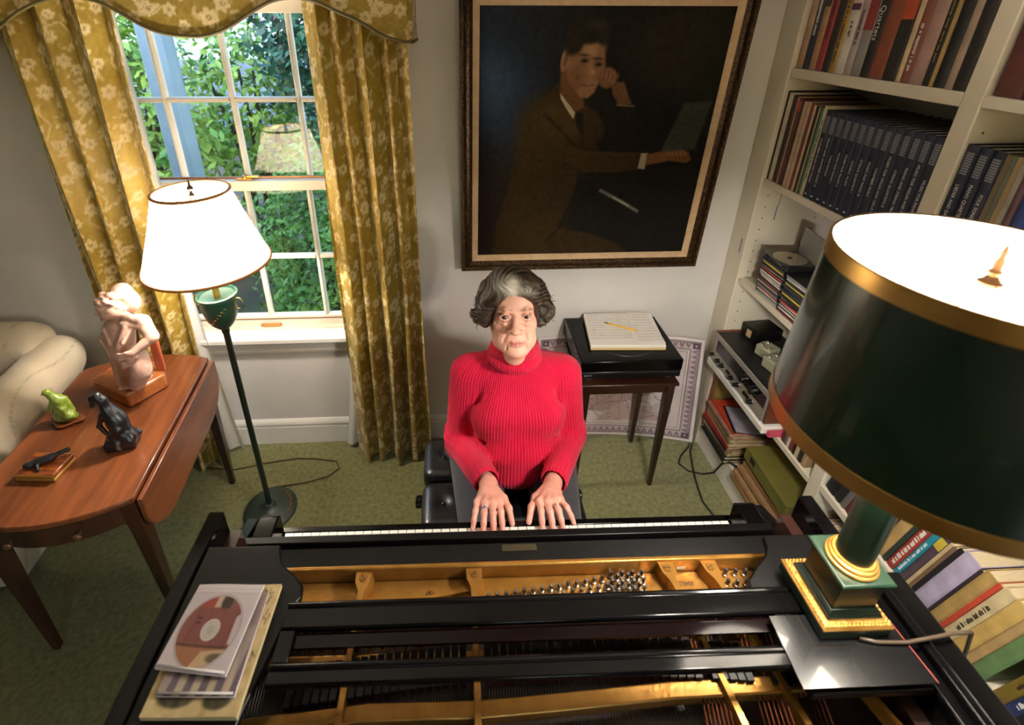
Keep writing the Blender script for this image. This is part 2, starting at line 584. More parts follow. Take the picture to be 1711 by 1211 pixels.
# ------------------------------------------------------------------ implicit sculpting (smooth unions -> one skin)
class Field:
    def __init__(s, lo, hi, h):
        s.lo, s.h = np.array(lo, float), h
        s.n = np.ceil((np.array(hi) - s.lo) / h).astype(int) + 1
        s.a = np.full(s.n, 0.2, np.float32)
    def _blk(s, lo, hi, k):
        m = k + 3 * s.h + 0.012
        i0 = np.clip(np.floor((np.array(lo) - m - s.lo) / s.h).astype(int), 0, s.n)
        i1 = np.clip(np.ceil((np.array(hi) + m - s.lo) / s.h).astype(int) + 1, 0, s.n)
        if (i1 <= i0).any():
            return None, None
        ax = [(s.lo[d] + s.h * np.arange(i0[d], i1[d])).astype(np.float32) for d in range(3)]
        return (slice(i0[0], i1[0]), slice(i0[1], i1[1]), slice(i0[2], i1[2])), np.meshgrid(*ax, indexing='ij')
    def _op(s, d, sl, k, sub):
        a = s.a[sl]
        if sub:
            d = -d
            e = np.maximum(k - np.abs(a - d), 0) / max(k, 1e-6)
            s.a[sl] = np.maximum(a, d) + e * e * k * 0.25
        else:
            e = np.maximum(k - np.abs(a - d), 0) / max(k, 1e-6)
            s.a[sl] = np.minimum(a, d) - e * e * k * 0.25
        return s
    def ell(s, c, r, k=0.01, R=None, sub=False):
        c = np.array(c, float)
        if isinstance(r, (int, float)):
            r = (r, r, r)
        m = max(r) if R is not None else np.array(r)
        sl, g = s._blk(c - m, c + m, k)
        if sl is None: return s
        d = [g[i] - c[i] for i in range(3)]
        if R is not None:
            R = np.array(Euler(R).to_matrix()).T
            d = [R[i, 0] * d[0] + R[i, 1] * d[1] + R[i, 2] * d[2] for i in range(3)]
        k0 = np.sqrt((d[0] / r[0]) ** 2 + (d[1] / r[1]) ** 2 + (d[2] / r[2]) ** 2)
        k1 = np.sqrt((d[0] / r[0] ** 2) ** 2 + (d[1] / r[1] ** 2) ** 2 + (d[2] / r[2] ** 2) ** 2)
        return s._op(k0 * (k0 - 1) / np.maximum(k1, 1e-6), sl, k, sub)
    def cap(s, a, b, ra, rb=None, k=0.01, sub=False):
        rb = ra if rb is None else rb
        a, b = np.array(a, float), np.array(b, float)
        m = max(ra, rb)
        sl, g = s._blk(np.minimum(a, b) - m, np.maximum(a, b) + m, k)
        if sl is None: return s
        ab = b - a
        L = ab @ ab + 1e-12
        t = np.clip(((g[0] - a[0]) * ab[0] + (g[1] - a[1]) * ab[1] + (g[2] - a[2]) * ab[2]) / L, 0, 1)
        d = np.sqrt((g[0] - a[0] - t * ab[0]) ** 2 + (g[1] - a[1] - t * ab[1]) ** 2 + (g[2] - a[2] - t * ab[2]) ** 2)
        return s._op(d - (ra + (rb - ra) * t), sl, k, sub)
    def chain(s, pts, rs, k=0.01, sub=False):
        for i in range(len(pts) - 1):
            s.cap(pts[i], pts[i + 1], rs[i], rs[i + 1], k, sub)
        return s
    def box(s, c, b, rnd=0.004, k=0.004, R=None, sub=False):
        c = np.array(c, float)
        m = np.linalg.norm(b) if R is not None else np.array(b)
        sl, g = s._blk(c - m, c + m, k)
        if sl is None: return s
        d = [g[i] - c[i] for i in range(3)]
        if R is not None:
            R = np.array(Euler(R).to_matrix()).T
            d = [R[i, 0] * d[0] + R[i, 1] * d[1] + R[i, 2] * d[2] for i in range(3)]
        q = [np.abs(d[i]) - (b[i] - rnd) for i in range(3)]
        o = np.sqrt(np.maximum(q[0], 0) ** 2 + np.maximum(q[1], 0) ** 2 + np.maximum(q[2], 0) ** 2)
        return s._op(o + np.minimum(np.maximum(np.maximum(q[0], q[1]), q[2]), 0) - rnd, sl, k, sub)
    def mesh(s):
        """naive surface nets"""
        a = s.a
        ins = a < 0
        nx, ny, nz = a.shape
        cnt = np.zeros((nx - 1, ny - 1, nz - 1), np.uint8)
        offs = [(x, y, z) for x in (0, 1) for y in (0, 1) for z in (0, 1)]
        for x, y, z in offs:
            cnt += ins[x:nx - 1 + x, y:ny - 1 + y, z:nz - 1 + z]
        act = np.argwhere((cnt > 0) & (cnt < 8))
        idx = np.full(cnt.shape, -1, np.int32)
        idx[act[:, 0], act[:, 1], act[:, 2]] = np.arange(len(act))
        val = np.stack([a[act[:, 0] + x, act[:, 1] + y, act[:, 2] + z] for x, y, z in offs], 1)
        P = np.zeros((len(act), 3))
        N = np.zeros(len(act))
        O = np.array(offs, float)
        for i in range(8):
            for j in range(i + 1, 8):
                if np.abs(O[i] - O[j]).sum() == 1:
                    c = (val[:, i] < 0) != (val[:, j] < 0)
                    t = val[c, i] / (val[c, i] - val[c, j])
                    P[c] += O[i] + (O[j] - O[i]) * t[:, None]
                    N[c] += 1
        V = s.lo + s.h * (act + P / N[:, None])
        Q = []
        for d in range(3):
            sl0 = [slice(1, -1)] * 3
            sl1 = [slice(1, -1)] * 3
            sl0[d] = slice(0, -1)
            sl1[d] = slice(1, None)
            e = ins[tuple(sl0)] != ins[tuple(sl1)]
            p = np.argwhere(e)
            off = np.array([1, 1, 1])
            off[d] = 0
            p = p + off
            inside0 = ins[p[:, 0], p[:, 1], p[:, 2]]
            u, v = (d + 1) % 3, (d + 2) % 3
            U = np.eye(3, dtype=int)[u]
            W_ = np.eye(3, dtype=int)[v]
            def ci(q):
                return idx[q[:, 0], q[:, 1], q[:, 2]]
            q = np.stack([ci(p - U - W_), ci(p - W_), ci(p), ci(p - U)], 1)
            q[~inside0] = q[~inside0][:, ::-1]
            Q.append(q)
        Q = np.concatenate(Q)
        return V, Q[(Q >= 0).all(1)]

def relax(V, Q, it=2, lam=0.5):
    V = V.copy()
    e = np.concatenate([Q[:, [0, 1]], Q[:, [1, 2]], Q[:, [2, 3]], Q[:, [3, 0]]])
    for _ in range(it):
        acc = np.zeros_like(V)
        c = np.zeros(len(V))
        for d in range(3):
            acc[:, d] = np.bincount(e[:, 0], V[e[:, 1], d], len(V)) + np.bincount(e[:, 1], V[e[:, 0], d], len(V))
        c = np.bincount(e[:, 0], minlength=len(V)) + np.bincount(e[:, 1], minlength=len(V))
        V += lam * (acc / np.maximum(c, 1)[:, None] - V)
    return V

def sculpt(name, F, mat, parent=None, it=2, col=None, world=True):
    V, Q = F.mesh()
    V = relax(V, Q, it)
    c = col(V) if col else None
    L = V
    if parent and world:
        im = np.array(WM[parent.name].inverted())
        L = V @ im[:3, :3].T + im[:3, 3]
    o = finish(name, npmesh(name, L, Q, c), mat, parent)
    return o, V

def vnoise(V, sc, seed=0):
    """cheap smooth value noise at points, about -1..1"""
    r = np.random.default_rng(seed)
    out = np.zeros(len(V))
    for k in range(6):
        d = r.normal(size=3)
        d /= np.linalg.norm(d)
        out += np.sin(V @ d * sc * (0.7 + 0.25 * k) * 6.28 + r.uniform(0, 6.28))
    return out / 3.0

def light(name, loc, power, color, radius, parent=None):
    l = bpy.data.lights.new(name, 'POINT')
    l.energy = power
    l.color = color
    l.shadow_soft_size = radius
    o = bpy.data.objects.new(name, l)
    COL.objects.link(o)
    if parent:
        o.parent = parent
        o.location = WM[parent.name].inverted() @ Vector(loc)
    else:
        o.location = loc
    return o
# ================================================================== the room
YW = 1.93            # inner face of the window wall
XR = 1.56            # inner face of the bookcase wall
XL, YF, ZC = -3.3, -2.7, 2.46
m_wall = M('wall_paint', 'dcd8d2', 0.75, c2='d3cfc9', scale=3, bump=0.03, bscale=60)
m_ceil = M('ceiling_paint', 'eae7e0', 0.9)
m_trim = M('trim_paint', 'ece9e1', 0.4, c2='e2ded4', scale=5)
m_sash = M('sash_paint', 'e3d9c6', 0.42, c2='d8cbb4', scale=6)
m_copper = M('bronze_strip', '8a5a32', 0.4, 0.7)
m_carpet = M('green_carpet', '666737', 0.95, c2='8e8d56', scale=55, detail=8, bump=0.6, bscale=420, sheen=0.3, lo=0.3, hi=0.7)

struct('floor', MB().box(XL - .1, XR + .1, YF - .1, YW + .15, -0.1, 0.0), m_carpet)
struct('ceiling', MB().box(XL - .1, XR + .1, YF - .1, YW + .15, ZC, ZC + 0.1), m_ceil)
HX0, HX1, HZ0, HZ1 = -1.44, -0.28, 0.66, 2.10
wb = MB()
wb.box(XL - .1, HX0, YW, YW + .15, 0, ZC).box(HX1, XR + .1, YW, YW + .15, 0, ZC)
wb.box(HX0, HX1, YW, YW + .15, 0, HZ0).box(HX0, HX1, YW, YW + .15, HZ1, ZC)
struct('wall_back', wb, m_wall)
struct('wall_right', MB().box(XR, XR + .1, YF - .1, YW, 0, ZC), m_wall)
struct('wall_left', MB().box(XL - .1, XL, YF - .1, YW, 0, ZC), m_wall)
OPN = ((.0, .95),)
wf = MB().box(XL, OPN[0][0], YF - .1, YF, 0, ZC).box(OPN[0][1], XR, YF - .1, YF, 0, ZC)
for a, b in OPN:
    wf.box(a, b, YF - .1, YF, 0, .62).box(a, b, YF - .1, YF, 2.12, ZC)
struct('wall_front', wf, m_wall)

def mould(x0, x1, y, z0, prof):
    """moulding run along x, profile (out, z) from the wall face toward the room"""
    mb = MB()
    mb.prism([(y - o, z0 + z) for o, z in prof], x0, x1, 'x')
    return mb
bbp = [(-.0, 0), (.016, 0), (.016, .108), (.012, .113), (.012, .118), (.018, .124), (.018, .134), (.010, .146), (.004, .152), (-.0, .152)]
struct('baseboard_back', mould(XL, 1.23, YW, 0, bbp), m_trim, smooth=35)
mb = MB()
mb.prism([(XL + o, z) for o, z in bbp], YF, YW - .02, 'y')
struct('baseboard_left', mb, m_trim, smooth=35)

# ---- window
win = thing('window_1', None, None, ((HX0 + HX1) / 2, YW, HZ0), kind='structure')
mb = MB()
for x0, x1 in ((HX0, HX0 + .035), (HX1 - .035, HX1)):
    mb.box(x0, x1, YW + .005, YW + .15, HZ0, HZ1)
mb.box(HX0 + .035, HX1 - .035, YW + .005, YW + .15, HZ1 - .035, HZ1)
mb.box(HX0 + .035, HX1 - .035, YW + .02, YW + .15, HZ0, HZ0 + .03)
mb.build('jamb', m_sash, win, bevel=.002)
mb = MB()
for x0, x1 in ((HX0 - .09, HX0 + .008), (HX1 - .008, HX1 + .09)):
    mb.box(x0, x1, YW - .02, YW, HZ0, HZ1 + .09)
mb.box(HX0 + .008, HX1 - .008, YW - .02, YW, HZ1 - .008, HZ1 + .09)
mb.build('casing', m_trim, win, bevel=.003)
MUN = (-1.115, -0.857, -0.600)
GX0, GX1 = -1.373, -0.342
m_pane = MG('window_glass', (0.97, 0.985, 0.99), 1.85)
def sash(name, y0, y1, zb, zt, brail, trail, zm):
    ym = (y0 + y1) / 2
    mb = MB()
    mb.box(GX0 - .045, GX0, y0, y1, zb, zt).box(GX1, GX1 + .045, y0, y1, zb, zt)
    mb.box(GX0, GX1, y0, y1, zb, zb + brail).box(GX0, GX1, y0, y1, zt - trail, zt)
    s = mb.build(name, m_sash, win, bevel=.002)
    xs = (GX0,) + MUN + (GX1,)
    for x in MUN:
        MB().prism([(x - .010, ym + .012), (x - .010, ym - .006), (x - .004, y0 + .002), (x + .004, y0 + .002), (x + .010, ym - .006), (x + .010, ym + .012)], zb + brail, zt - trail, 'z').build('muntin', m_sash, s)
    for x0, x1 in zip(xs[:-1], xs[1:]):
        MB().prism([(ym + .012, zm - .010), (ym - .006, zm - .010), (y0 + .002, zm - .004), (y0 + .002, zm + .004), (ym - .006, zm + .010), (ym + .012, zm + .010)], x0 + .010 * (x0 != GX0), x1 - .010 * (x1 != GX1), 'x').build('muntin', m_sash, s)
    for x0, x1 in zip(xs[:-1], xs[1:]):
        for z0, z1 in ((zb + brail, zm), (zm, zt - trail)):
            MB().box(x0 + .004, x1 - .004, ym + .003, ym + .006, z0 + .004, z1 - .004).build('pane', m_pane, s)
    return s
up = sash('upper_sash', 2.012, 2.048, 1.355, 2.062, .035, .045, 1.708)
lo = sash('lower_sash', 1.968, 2.004, .678, 1.392, .062, .042, 1.041)
MB().box(GX0, GX1, 2.006, 2.0125, 1.3925, 1.400).build('weather_strip', m_copper, up)
MB().box(GX0, GX1, 1.966, 1.9685, .7245, .7285).build('weather_strip', m_copper, lo)
mb = MB()
mb.box(-.89, -.825, 1.985, 2.008, 1.392, 1.398).lathe([(.012, 0), (.012, .008), (.008, .012)], 16, (-.857, 1.996, 1.398))
mb.box(-.857, -.80, 1.989, 2.001, 1.402, 1.408)
mb.build('sash_lock', M('brass_old', 'a8742f', 0.3, 0.9), lo, smooth=40)
mb = MB()
mb.prism([(-.905, 1.9685), (-.905, 1.958), (-.885, 1.952), (-.83, 1.952), (-.81, 1.958), (-.81, 1.9685)], .690, .702, 'z')
mb.build('sash_lift', M('sash_lift_wood', 'b5803f', 0.45, 0.2), lo, bevel=.002)
mb = MB().box(HX0 - .12, HX1 + .12, 1.868, YW + .03, .652, .678)
mb.build('stool', m_trim, win, bevel=.005)
mould(HX0 - .09, HX1 + .09, YW, .568, [(0, 0), (.012, 0), (.02, .008), (.02, .018), (.014, .022), (.014, .055), (.024, .062), (.034, .070), (.034, .084), (0, .084)]).build('apron', m_trim, win, smooth=35)

for i, (a, b) in enumerate(OPN):
    w2 = thing('window_%d' % (i + 2), None, None, ((a + b) / 2, YF, .62), kind='structure')
    mb = MB().box(a, a + .05, YF - .08, YF - .03, .62, 2.12).box(b - .05, b, YF - .08, YF - .03, .62, 2.12).box(a + .05, b - .05, YF - .08, YF - .03, .62, .68).box(a + .05, b - .05, YF - .08, YF - .03, 2.06, 2.12).box(a + .05, b - .05, YF - .075, YF - .035, 1.35, 1.40)
    mb.build('sash', m_sash, w2)
    for z0, z1 in ((.68, 1.35), (1.40, 2.06)):
        MB().box(a + .05, b - .05, YF - .058, YF - .055, z0, z1).build('pane', m_pane, w2)
    pl_ = bpy.data.lights.new('daylight_portal', 'AREA')
    pl_.shape = 'RECTANGLE'
    pl_.size, pl_.size_y = b - a, 1.5
    pl_.cycles.is_portal = True
    po_ = bpy.data.objects.new('daylight_portal', pl_)
    COL.objects.link(po_)
    po_.location = ((a + b) / 2, YF - .12, 1.37)
    po_.rotation_euler = (rad(90), 0, 0)

# ================================================================== the garden behind the glass
m_ground = M('garden_soil', '3b3a2c', 0.95, c2='4d5233', scale=3)
struct('garden_ground', MB().box(-9, 8, 2.09, 14, -.45, -.35), m_ground)
def leaves(name, label, c, r, n, size, m, seed, flat=0.5, flowers=None, stems=4):
    rg = np.random.default_rng(seed)
    t = thing(name, label, 'shrub', (c[0], c[1], -.35), group='garden shrubs')
    d = rg.normal(size=(n, 3))
    d /= np.linalg.norm(d, axis=1)[:, None]
    lump = 1 + .22 * np.sin(d[:, 0] * 7 + seed) * np.sin(d[:, 2] * 6 + seed * 2) + .15 * np.sin(d[:, 1] * 11 + d[:, 0] * 5)
    rr = (rg.uniform(0.35, 1, n) ** .45) * lump
    P = np.array(c) + d * rr[:, None] * np.array(r)
    P[:, 2] = np.maximum(P[:, 2], -.3)
    nrm = d * 0.7 + rg.normal(size=(n, 3)) * 0.6 + np.array([0, -.2, flat])
    nrm /= np.linalg.norm(nrm, axis=1)[:, None]
    t1 = np.cross(nrm, rg.normal(size=(n, 3)))
    t1 /= np.linalg.norm(t1, axis=1)[:, None]
    t2 = np.cross(nrm, t1)
    L = (size * rg.uniform(.6, 1.25, n))[:, None]
    W = L * .42
    a = P - t1 * L
    b = P - t1 * L * .1 + t2 * W - nrm * L * .12
    e = P + t1 * L - nrm * L * .25
    f = P - t1 * L * .1 - t2 * W - nrm * L * .12
    V = np.stack([a, b, e, f], 1).reshape(-1, 3) - np.array([c[0], c[1], -.35])
    Fq = np.arange(4 * n).reshape(n, 4)
    o = finish('foliage', npmesh('foliage', V, Fq, smooth=False), m, t)
    o['kind'] = 'stuff'
    for k in range(stems):
        a = 2 * PI * k / stems + seed
        MB().tube([(c[0] + .05 * math.cos(a), c[1] + .05 * math.sin(a), -.352), (c[0] + r[0] * .3 * math.cos(a), c[1] + r[1] * .3 * math.sin(a), c[2] - r[2] * .3),
                   (c[0] + r[0] * .55 * math.cos(a), c[1] + r[1] * .55 * math.sin(a), c[2] + r[2] * .45)], [.035, .025, .010], 6).build('stem', M('bark', '4a3c30', .9), t, smooth=60)
    if flowers:
        for k in range(flowers):
            i = int(rg.integers(n))
            if d[i, 1] > .2:
                continue
            mb = MB()
            for q in range(5):
                aa = 2 * PI * q / 5
                p = P[i] + .035 * (t1[i] * math.cos(aa) + t2[i] * math.sin(aa))
                u = .03 * (t1[i] * math.cos(aa) + t2[i] * math.sin(aa))
                v = .022 * (-t1[i] * math.sin(aa) + t2[i] * math.cos(aa))
                mb.add([P[i], p + v, p + u + nrm[i] * .012, p - v], [(0, 1, 2, 3)])
            mb.build('flower', M('pink_blossom', 'c77bbb', .7), t)
    return t
m_lf1 = M('bright_leaf', '4f8a3a', .5, c2='a8c552', scale=5, detail=3)
m_lf2 = M('dark_leaf', '15362a', .35, c2='35694a', scale=4, detail=3)
m_lf3 = M('hedge_leaf', '2f6a2e', .5, c2='7fb04a', scale=3, detail=4)
m_lf4 = M('far_leaf', '254f38', .6, c2='4b7d52', scale=1.2, detail=4)
leaves('leafy_shrub', 'bright green broad-leaved shrub outside, left of the grey porch post', (-2.45, 3.85, 1.20), (.62, .42, 1.0), 4200, .050, m_lf1, 1)
leaves('leafy_shrub', 'pale green loose shrub outside, seen between grey post and dark tree', (-1.75, 4.5, 1.25), (.60, .40, .80), 2400, .050, m_lf1, 2)
leaves('flowering_shrub', 'tall dark shrub with pink blossoms outside the upper window panes', (-.72, 4.15, 2.0), (.80, .45, 1.15), 8500, .050, m_lf2, 3, flowers=26)
leaves('hedge_shrub', 'fine-leaved green bush outside the lower window panes', (-.70, 3.05, .42), (.64, .40, .78), 15000, .027, m_lf3, 4)
leaves('hedge_shrub', 'low dark green bush at the foot of the garden behind the floor lamp', (-2.40, 3.0, .05), (.45, .35, .55), 6000, .032, m_lf2, 5)
leaves('far_tree', 'distant dark tree closing the garden view, left', (-5.2, 8.0, .6), (1.6, .8, 1.2), 7000, .085, m_lf4, 6)
leaves('far_tree', 'distant dark tree closing the garden view, right', (-2.2, 8.2, .5), (1.3, .8, 1.1), 7000, .085, m_lf4, 8)
po = MB().box(-1.735, -1.60, 3.02, 3.155, -.35, 3.0).build('porch_post', M('grey_blue_paint', '8fa3ad', .6, c2='7f949f', scale=4), bevel=.006)
tag(po, 'grey-blue square porch post standing outside the window', 'post')
ro = MB()
ro.prism([(5.1, .95), (5.1, 1.0), (7.0, 1.50), (7.0, 1.45)], -3.6, -1.2, 'x')
ro.box(-3.5, -1.3, 5.3, 5.4, -.35, .98).box(-3.5, -1.3, 6.7, 6.8, -.35, 1.35)
tag(ro.build('shed_roof', M('shed_grey', '5a6068', .8, c2='6d747d', scale=6)), 'low grey sloping shed roof among the shrubs outside', 'shed')

hs = MB().box(-9, 6, 10.4, 10.6, -.35, 4.0)
tag(hs.build('neighbour_house', M('pale_siding', 'c9d4dc', .8, c2='b8c6d2', scale=2)), 'pale house wall far behind the garden shrubs', 'house')
# ================================================================== curtains and valance
def damask(w_=160, h_=260):
    cv = Canvas(w_, h_, '9c8026')
    P, D = 'dcc592', '80691a'
    def flower(x, y, r):
        for k in range(6):
            a = k * PI / 3 + x
            cv.ell(x + r * .62 * math.cos(a), y + r * .62 * math.sin(a), r * .45, r * .36, P, .95, 1.5, a)
        cv.ell(x, y, r * .3, r * .3, D, .8, 1.5)
        cv.ell(x, y, r * .16, r * .16, P, .9, 1)
    def leaf(x, y, l, a):
        cv.ell(x + l * .5 * math.cos(a), y + l * .5 * math.sin(a), l * .55, l * .2, P, .85, 1.5, a)
        cv.line([(x, y), (x + l * math.cos(a), y + l * math.sin(a))], .4, D, .5, 1)
    def vine(pts):
        cv.line(pts, 1.4, P, .75, 1.5)
    for ox in (-w_, 0, w_):
        for oy in (-h_, 0, h_):
            q = lambda *a: [(x + ox, y + oy) for x, y in a]
            vine(q((10, 260), (30, 230), (28, 200), (50, 175), (80, 165), (105, 178), (118, 200), (108, 222), (90, 218)))
            vine(q((80, 165), (78, 130), (95, 100), (90, 70), (70, 40), (75, 0)))
            vine(q((20, 120), (5, 95), (12, 60), (35, 50), (48, 70), (40, 90), (28, 84)))
            vine(q((150, 130), (130, 110), (135, 70), (155, 50)))
            for x, y, r in ((60, 30, 13), (82, 12, 11), (75, 52, 10), (92, 92, 12), (70, 112, 10), (28, 205, 12), (12, 225, 10), (40, 232, 9), (138, 88, 11), (150, 60, 9), (122, 150, 11), (140, 170, 9), (18, 70, 10), (100, 205, 8), (8, 20, 9), (118, 30, 9), (48, 150, 10), (60, 165, 9), (40, 172, 8), (104, 122, 9), (112, 108, 8), (30, 105, 10), (44, 118, 8), (146, 205, 10), (138, 222, 8), (64, 215, 9), (74, 230, 10), (100, 60, 8), (140, 18, 10), (130, 8, 8), (20, 150, 9), (24, 40, 8)):
                flower(x + ox, y + oy, r)
            for k in range(60):
                r = random.Random(k * 13)
                leaf(r.uniform(0, w_) + ox, r.uniform(0, h_) + oy, r.uniform(9, 17), r.uniform(0, 6.28))
            # urn
            ux, uy = 122 + ox, 240 + oy
            cv.poly([(ux - 11, uy - 14), (ux + 11, uy - 14), (ux + 9, uy - 4), (ux + 4, uy + 2), (ux + 3, uy + 7), (ux + 9, uy + 11), (ux - 9, uy + 11), (ux - 3, uy + 7), (ux - 4, uy + 2), (ux - 9, uy - 4)], P, .95, 1.5)
            for k in (-6, 0, 6):
                cv.line([(ux + k, uy - 12), (ux + k * .5, uy)], .5, D, .7, 1)
    cv.noise(.03, 40)
    return cv.linear()
DAM = damask()
def damask_at(u, v):
    """u, v in metres"""
    h_, w_ = DAM.shape[:2]
    return DAM[(np.floor(v / .0022).astype(int)) % h_, (np.floor(u / .0022).astype(int)) % w_]
m_damask = MA('gold_damask', .55, sheen=.25, bump=.15, bscale=500, trans=.22)
m_lining = MT('curtain_lining', 'e6e2da', .25)

def curtain(name, label, x0t, x1t, x0b, x1b, folds, y0, seed, ztop, cloth=2.1, amp=.050, side=1):
    t = thing(name, label, 'curtain', ((x0b + x1b) / 2, y0, 0), group='window curtains')
    nu, nv = 300, 300
    u = np.linspace(0, 1, nu)
    v = np.linspace(0, 1, nv)
    U, Vv = np.meshgrid(u, v)
    r = np.random.default_rng(seed)
    ph = 2 * PI * folds * (U + .025 * np.sin(2 * PI * U * 2 + seed) + .012 * np.sin(5 * Vv + seed))
    z = ztop * (1 - Vv) + .012
    X = (x0t + (x1t - x0t) * U) * (1 - Vv) + (x0b + (x1b - x0b) * U) * Vv
    A = amp * (.55 + .45 * Vv) * (1 + .3 * np.sin(2 * PI * U * 1.5 + seed))
    w1 = np.sin(ph)
    Yy = y0 + A * (np.sign(w1) * np.abs(w1) ** .75) + .004 * np.sin(11 * Vv + 9 * U)
    X = X + .020 * np.sin(2 * ph) * (.6 + .4 * Vv)
    z = z - .004 * np.sin(ph) * Vv
    # arc length for the pattern
    dx = np.diff(X, axis=1)
    dy = np.diff(Yy, axis=1)
    s_ = np.concatenate([np.zeros((nv, 1)), np.cumsum(np.hypot(dx, dy), 1)], 1)
    P = np.stack([X.ravel(), Yy.ravel(), z.ravel()], 1)
    loc = np.array([(x0b + x1b) / 2, y0, 0])
    col = damask_at(s_.ravel() + seed * .1, (ztop - z).ravel())
    finish('cloth', npmesh('cloth', P - loc, gridfaces(nu, nv)[:, ::-1], col), m_damask, t)
    # white lining turned out past the window edge
    xb0, xb1 = (x1b - .03, x1b + .075) if side > 0 else (x0b - .06, x0b + .03)
    xt0, xt1 = (x1t - .13, x1t - .05) if side > 0 else (x0t + .05, x0t + .13)
    mb = MB()
    mb.grid(lambda a, b: (xt0 + (xt1 - xt0) * a + (xb0 + (xb1 - xb0) * a - xt0 - (xt1 - xt0) * a) * (b ** 3.2), y0 + amp + .012 + .010 * math.sin(a * 9 + b * 2), ztop * (1 - b) + .03), 14, 20)
    l = mb.build('lining', m_lining, t, smooth=180)
    return t
curtain('curtain', 'gold floral damask curtain hanging left of the window, behind the stone bust', -1.50, -1.075, -1.50, -1.14, 3.7, 1.806, 1, 2.10, side=1)
curtain('curtain', 'gold floral damask curtain hanging right of the window, beside the dark painting', -.50, -.156, -.50, -.146, 4.5, 1.806, 2, 2.10, side=-1)

# shaped valance: scalloped lower edge, piped
VP = [(-1.585, 1.905), (-1.50, 1.905), (-1.43, 1.935), (-1.372, 1.974), (-1.304, 2.016), (-1.222, 2.048), (-1.14, 2.058), (-1.065, 2.049), (-1.005, 2.016), (-.945, 1.975), (-.893, 1.956), (-.843, 1.949), (-.771, 1.946), (-.728, 1.957),
      (-.682, 1.975), (-.61, 2.017), (-.541, 2.051), (-.478, 2.058), (-.414, 2.051), (-.354, 2.021), (-.283, 1.993), (-.212, 1.949), (-.156, 1.932), (-.118, 1.932)]
def vz(x):
    return float(np.interp(x, [p[0] for p in VP], [p[1] for p in VP]))
val = thing('valance', 'scalloped gold damask valance with dark piping above the window', 'valance', (-.86, 1.70, 2.3))
nu, nv = 420, 90
path = [(-1.585, 1.925), (-1.585, 1.715), (-1.570, 1.70), (-.133, 1.70), (-.118, 1.715), (-.118, 1.925)]
cum = [0]
for a, b in zip(path[:-1], path[1:]):
    cum.append(cum[-1] + math.dist(a, b))
S_ = np.linspace(0, cum[-1], nu)
px_ = np.interp(S_, cum, [p[0] for p in path])
py_ = np.interp(S_, cum, [p[1] for p in path])
zb_ = np.array([vz(x) for x in px_])
zb_ = np.convolve(np.pad(zb_, 6, 'edge'), np.ones(13) / 13, 'valid')
Vv = np.linspace(0, 1, nv)[:, None]
Z = 2.34 * (1 - Vv) + zb_[None] * Vv
P = np.stack([np.tile(px_, (nv, 1)).ravel(), np.tile(py_, (nv, 1)).ravel(), Z.ravel()], 1)
col = damask_at(np.tile(S_, (nv, 1)).ravel() + .13, (2.34 - Z).ravel() * 1.0 + .30)
o = finish('fabric', npmesh('fabric', P - np.array([-.86, 1.70, 2.3]), gridfaces(nu, nv)[:, ::-1], col), m_damask, val)
so = o.modifiers.new('thick', 'SOLIDIFY')
so.thickness = .006
MB().tube([(px_[i], py_[i] - (.002 if 20 < i < nu - 20 else 0), zb_[i]) for i in range(0, nu, 3)], .0055, 6).build('piping', M('dark_piping', '4f4318', .7), val, smooth=180)
MB().box(-1.575, -.128, 1.71, 1.925, 2.335, 2.35).build('top_board', m_trim, val)
# ================================================================== painting
def rect_ring(w_, h_, prof, n=1):
    """picture-frame moulding: prof = (inset from outer edge, height out of the wall)"""
    mb = MB()
    rings = []
    for i, d in prof:
        rings.append([(-w_ / 2 + i, d, i), (w_ / 2 - i, d, i), (w_ / 2 - i, d, h_ - i), (-w_ / 2 + i, d, h_ - i)])
    nR = len(rings)
    vs = [(x, -d, z) for r in rings for x, d, z in r]
    fs = []
    for i in range(nR):
        j = (i + 1) % nR
        for k in range(4):
            k2 = (k + 1) % 4
            fs.append((i * 4 + k, i * 4 + k2, j * 4 + k2, j * 4 + k))
    return mb.add(vs, fs)

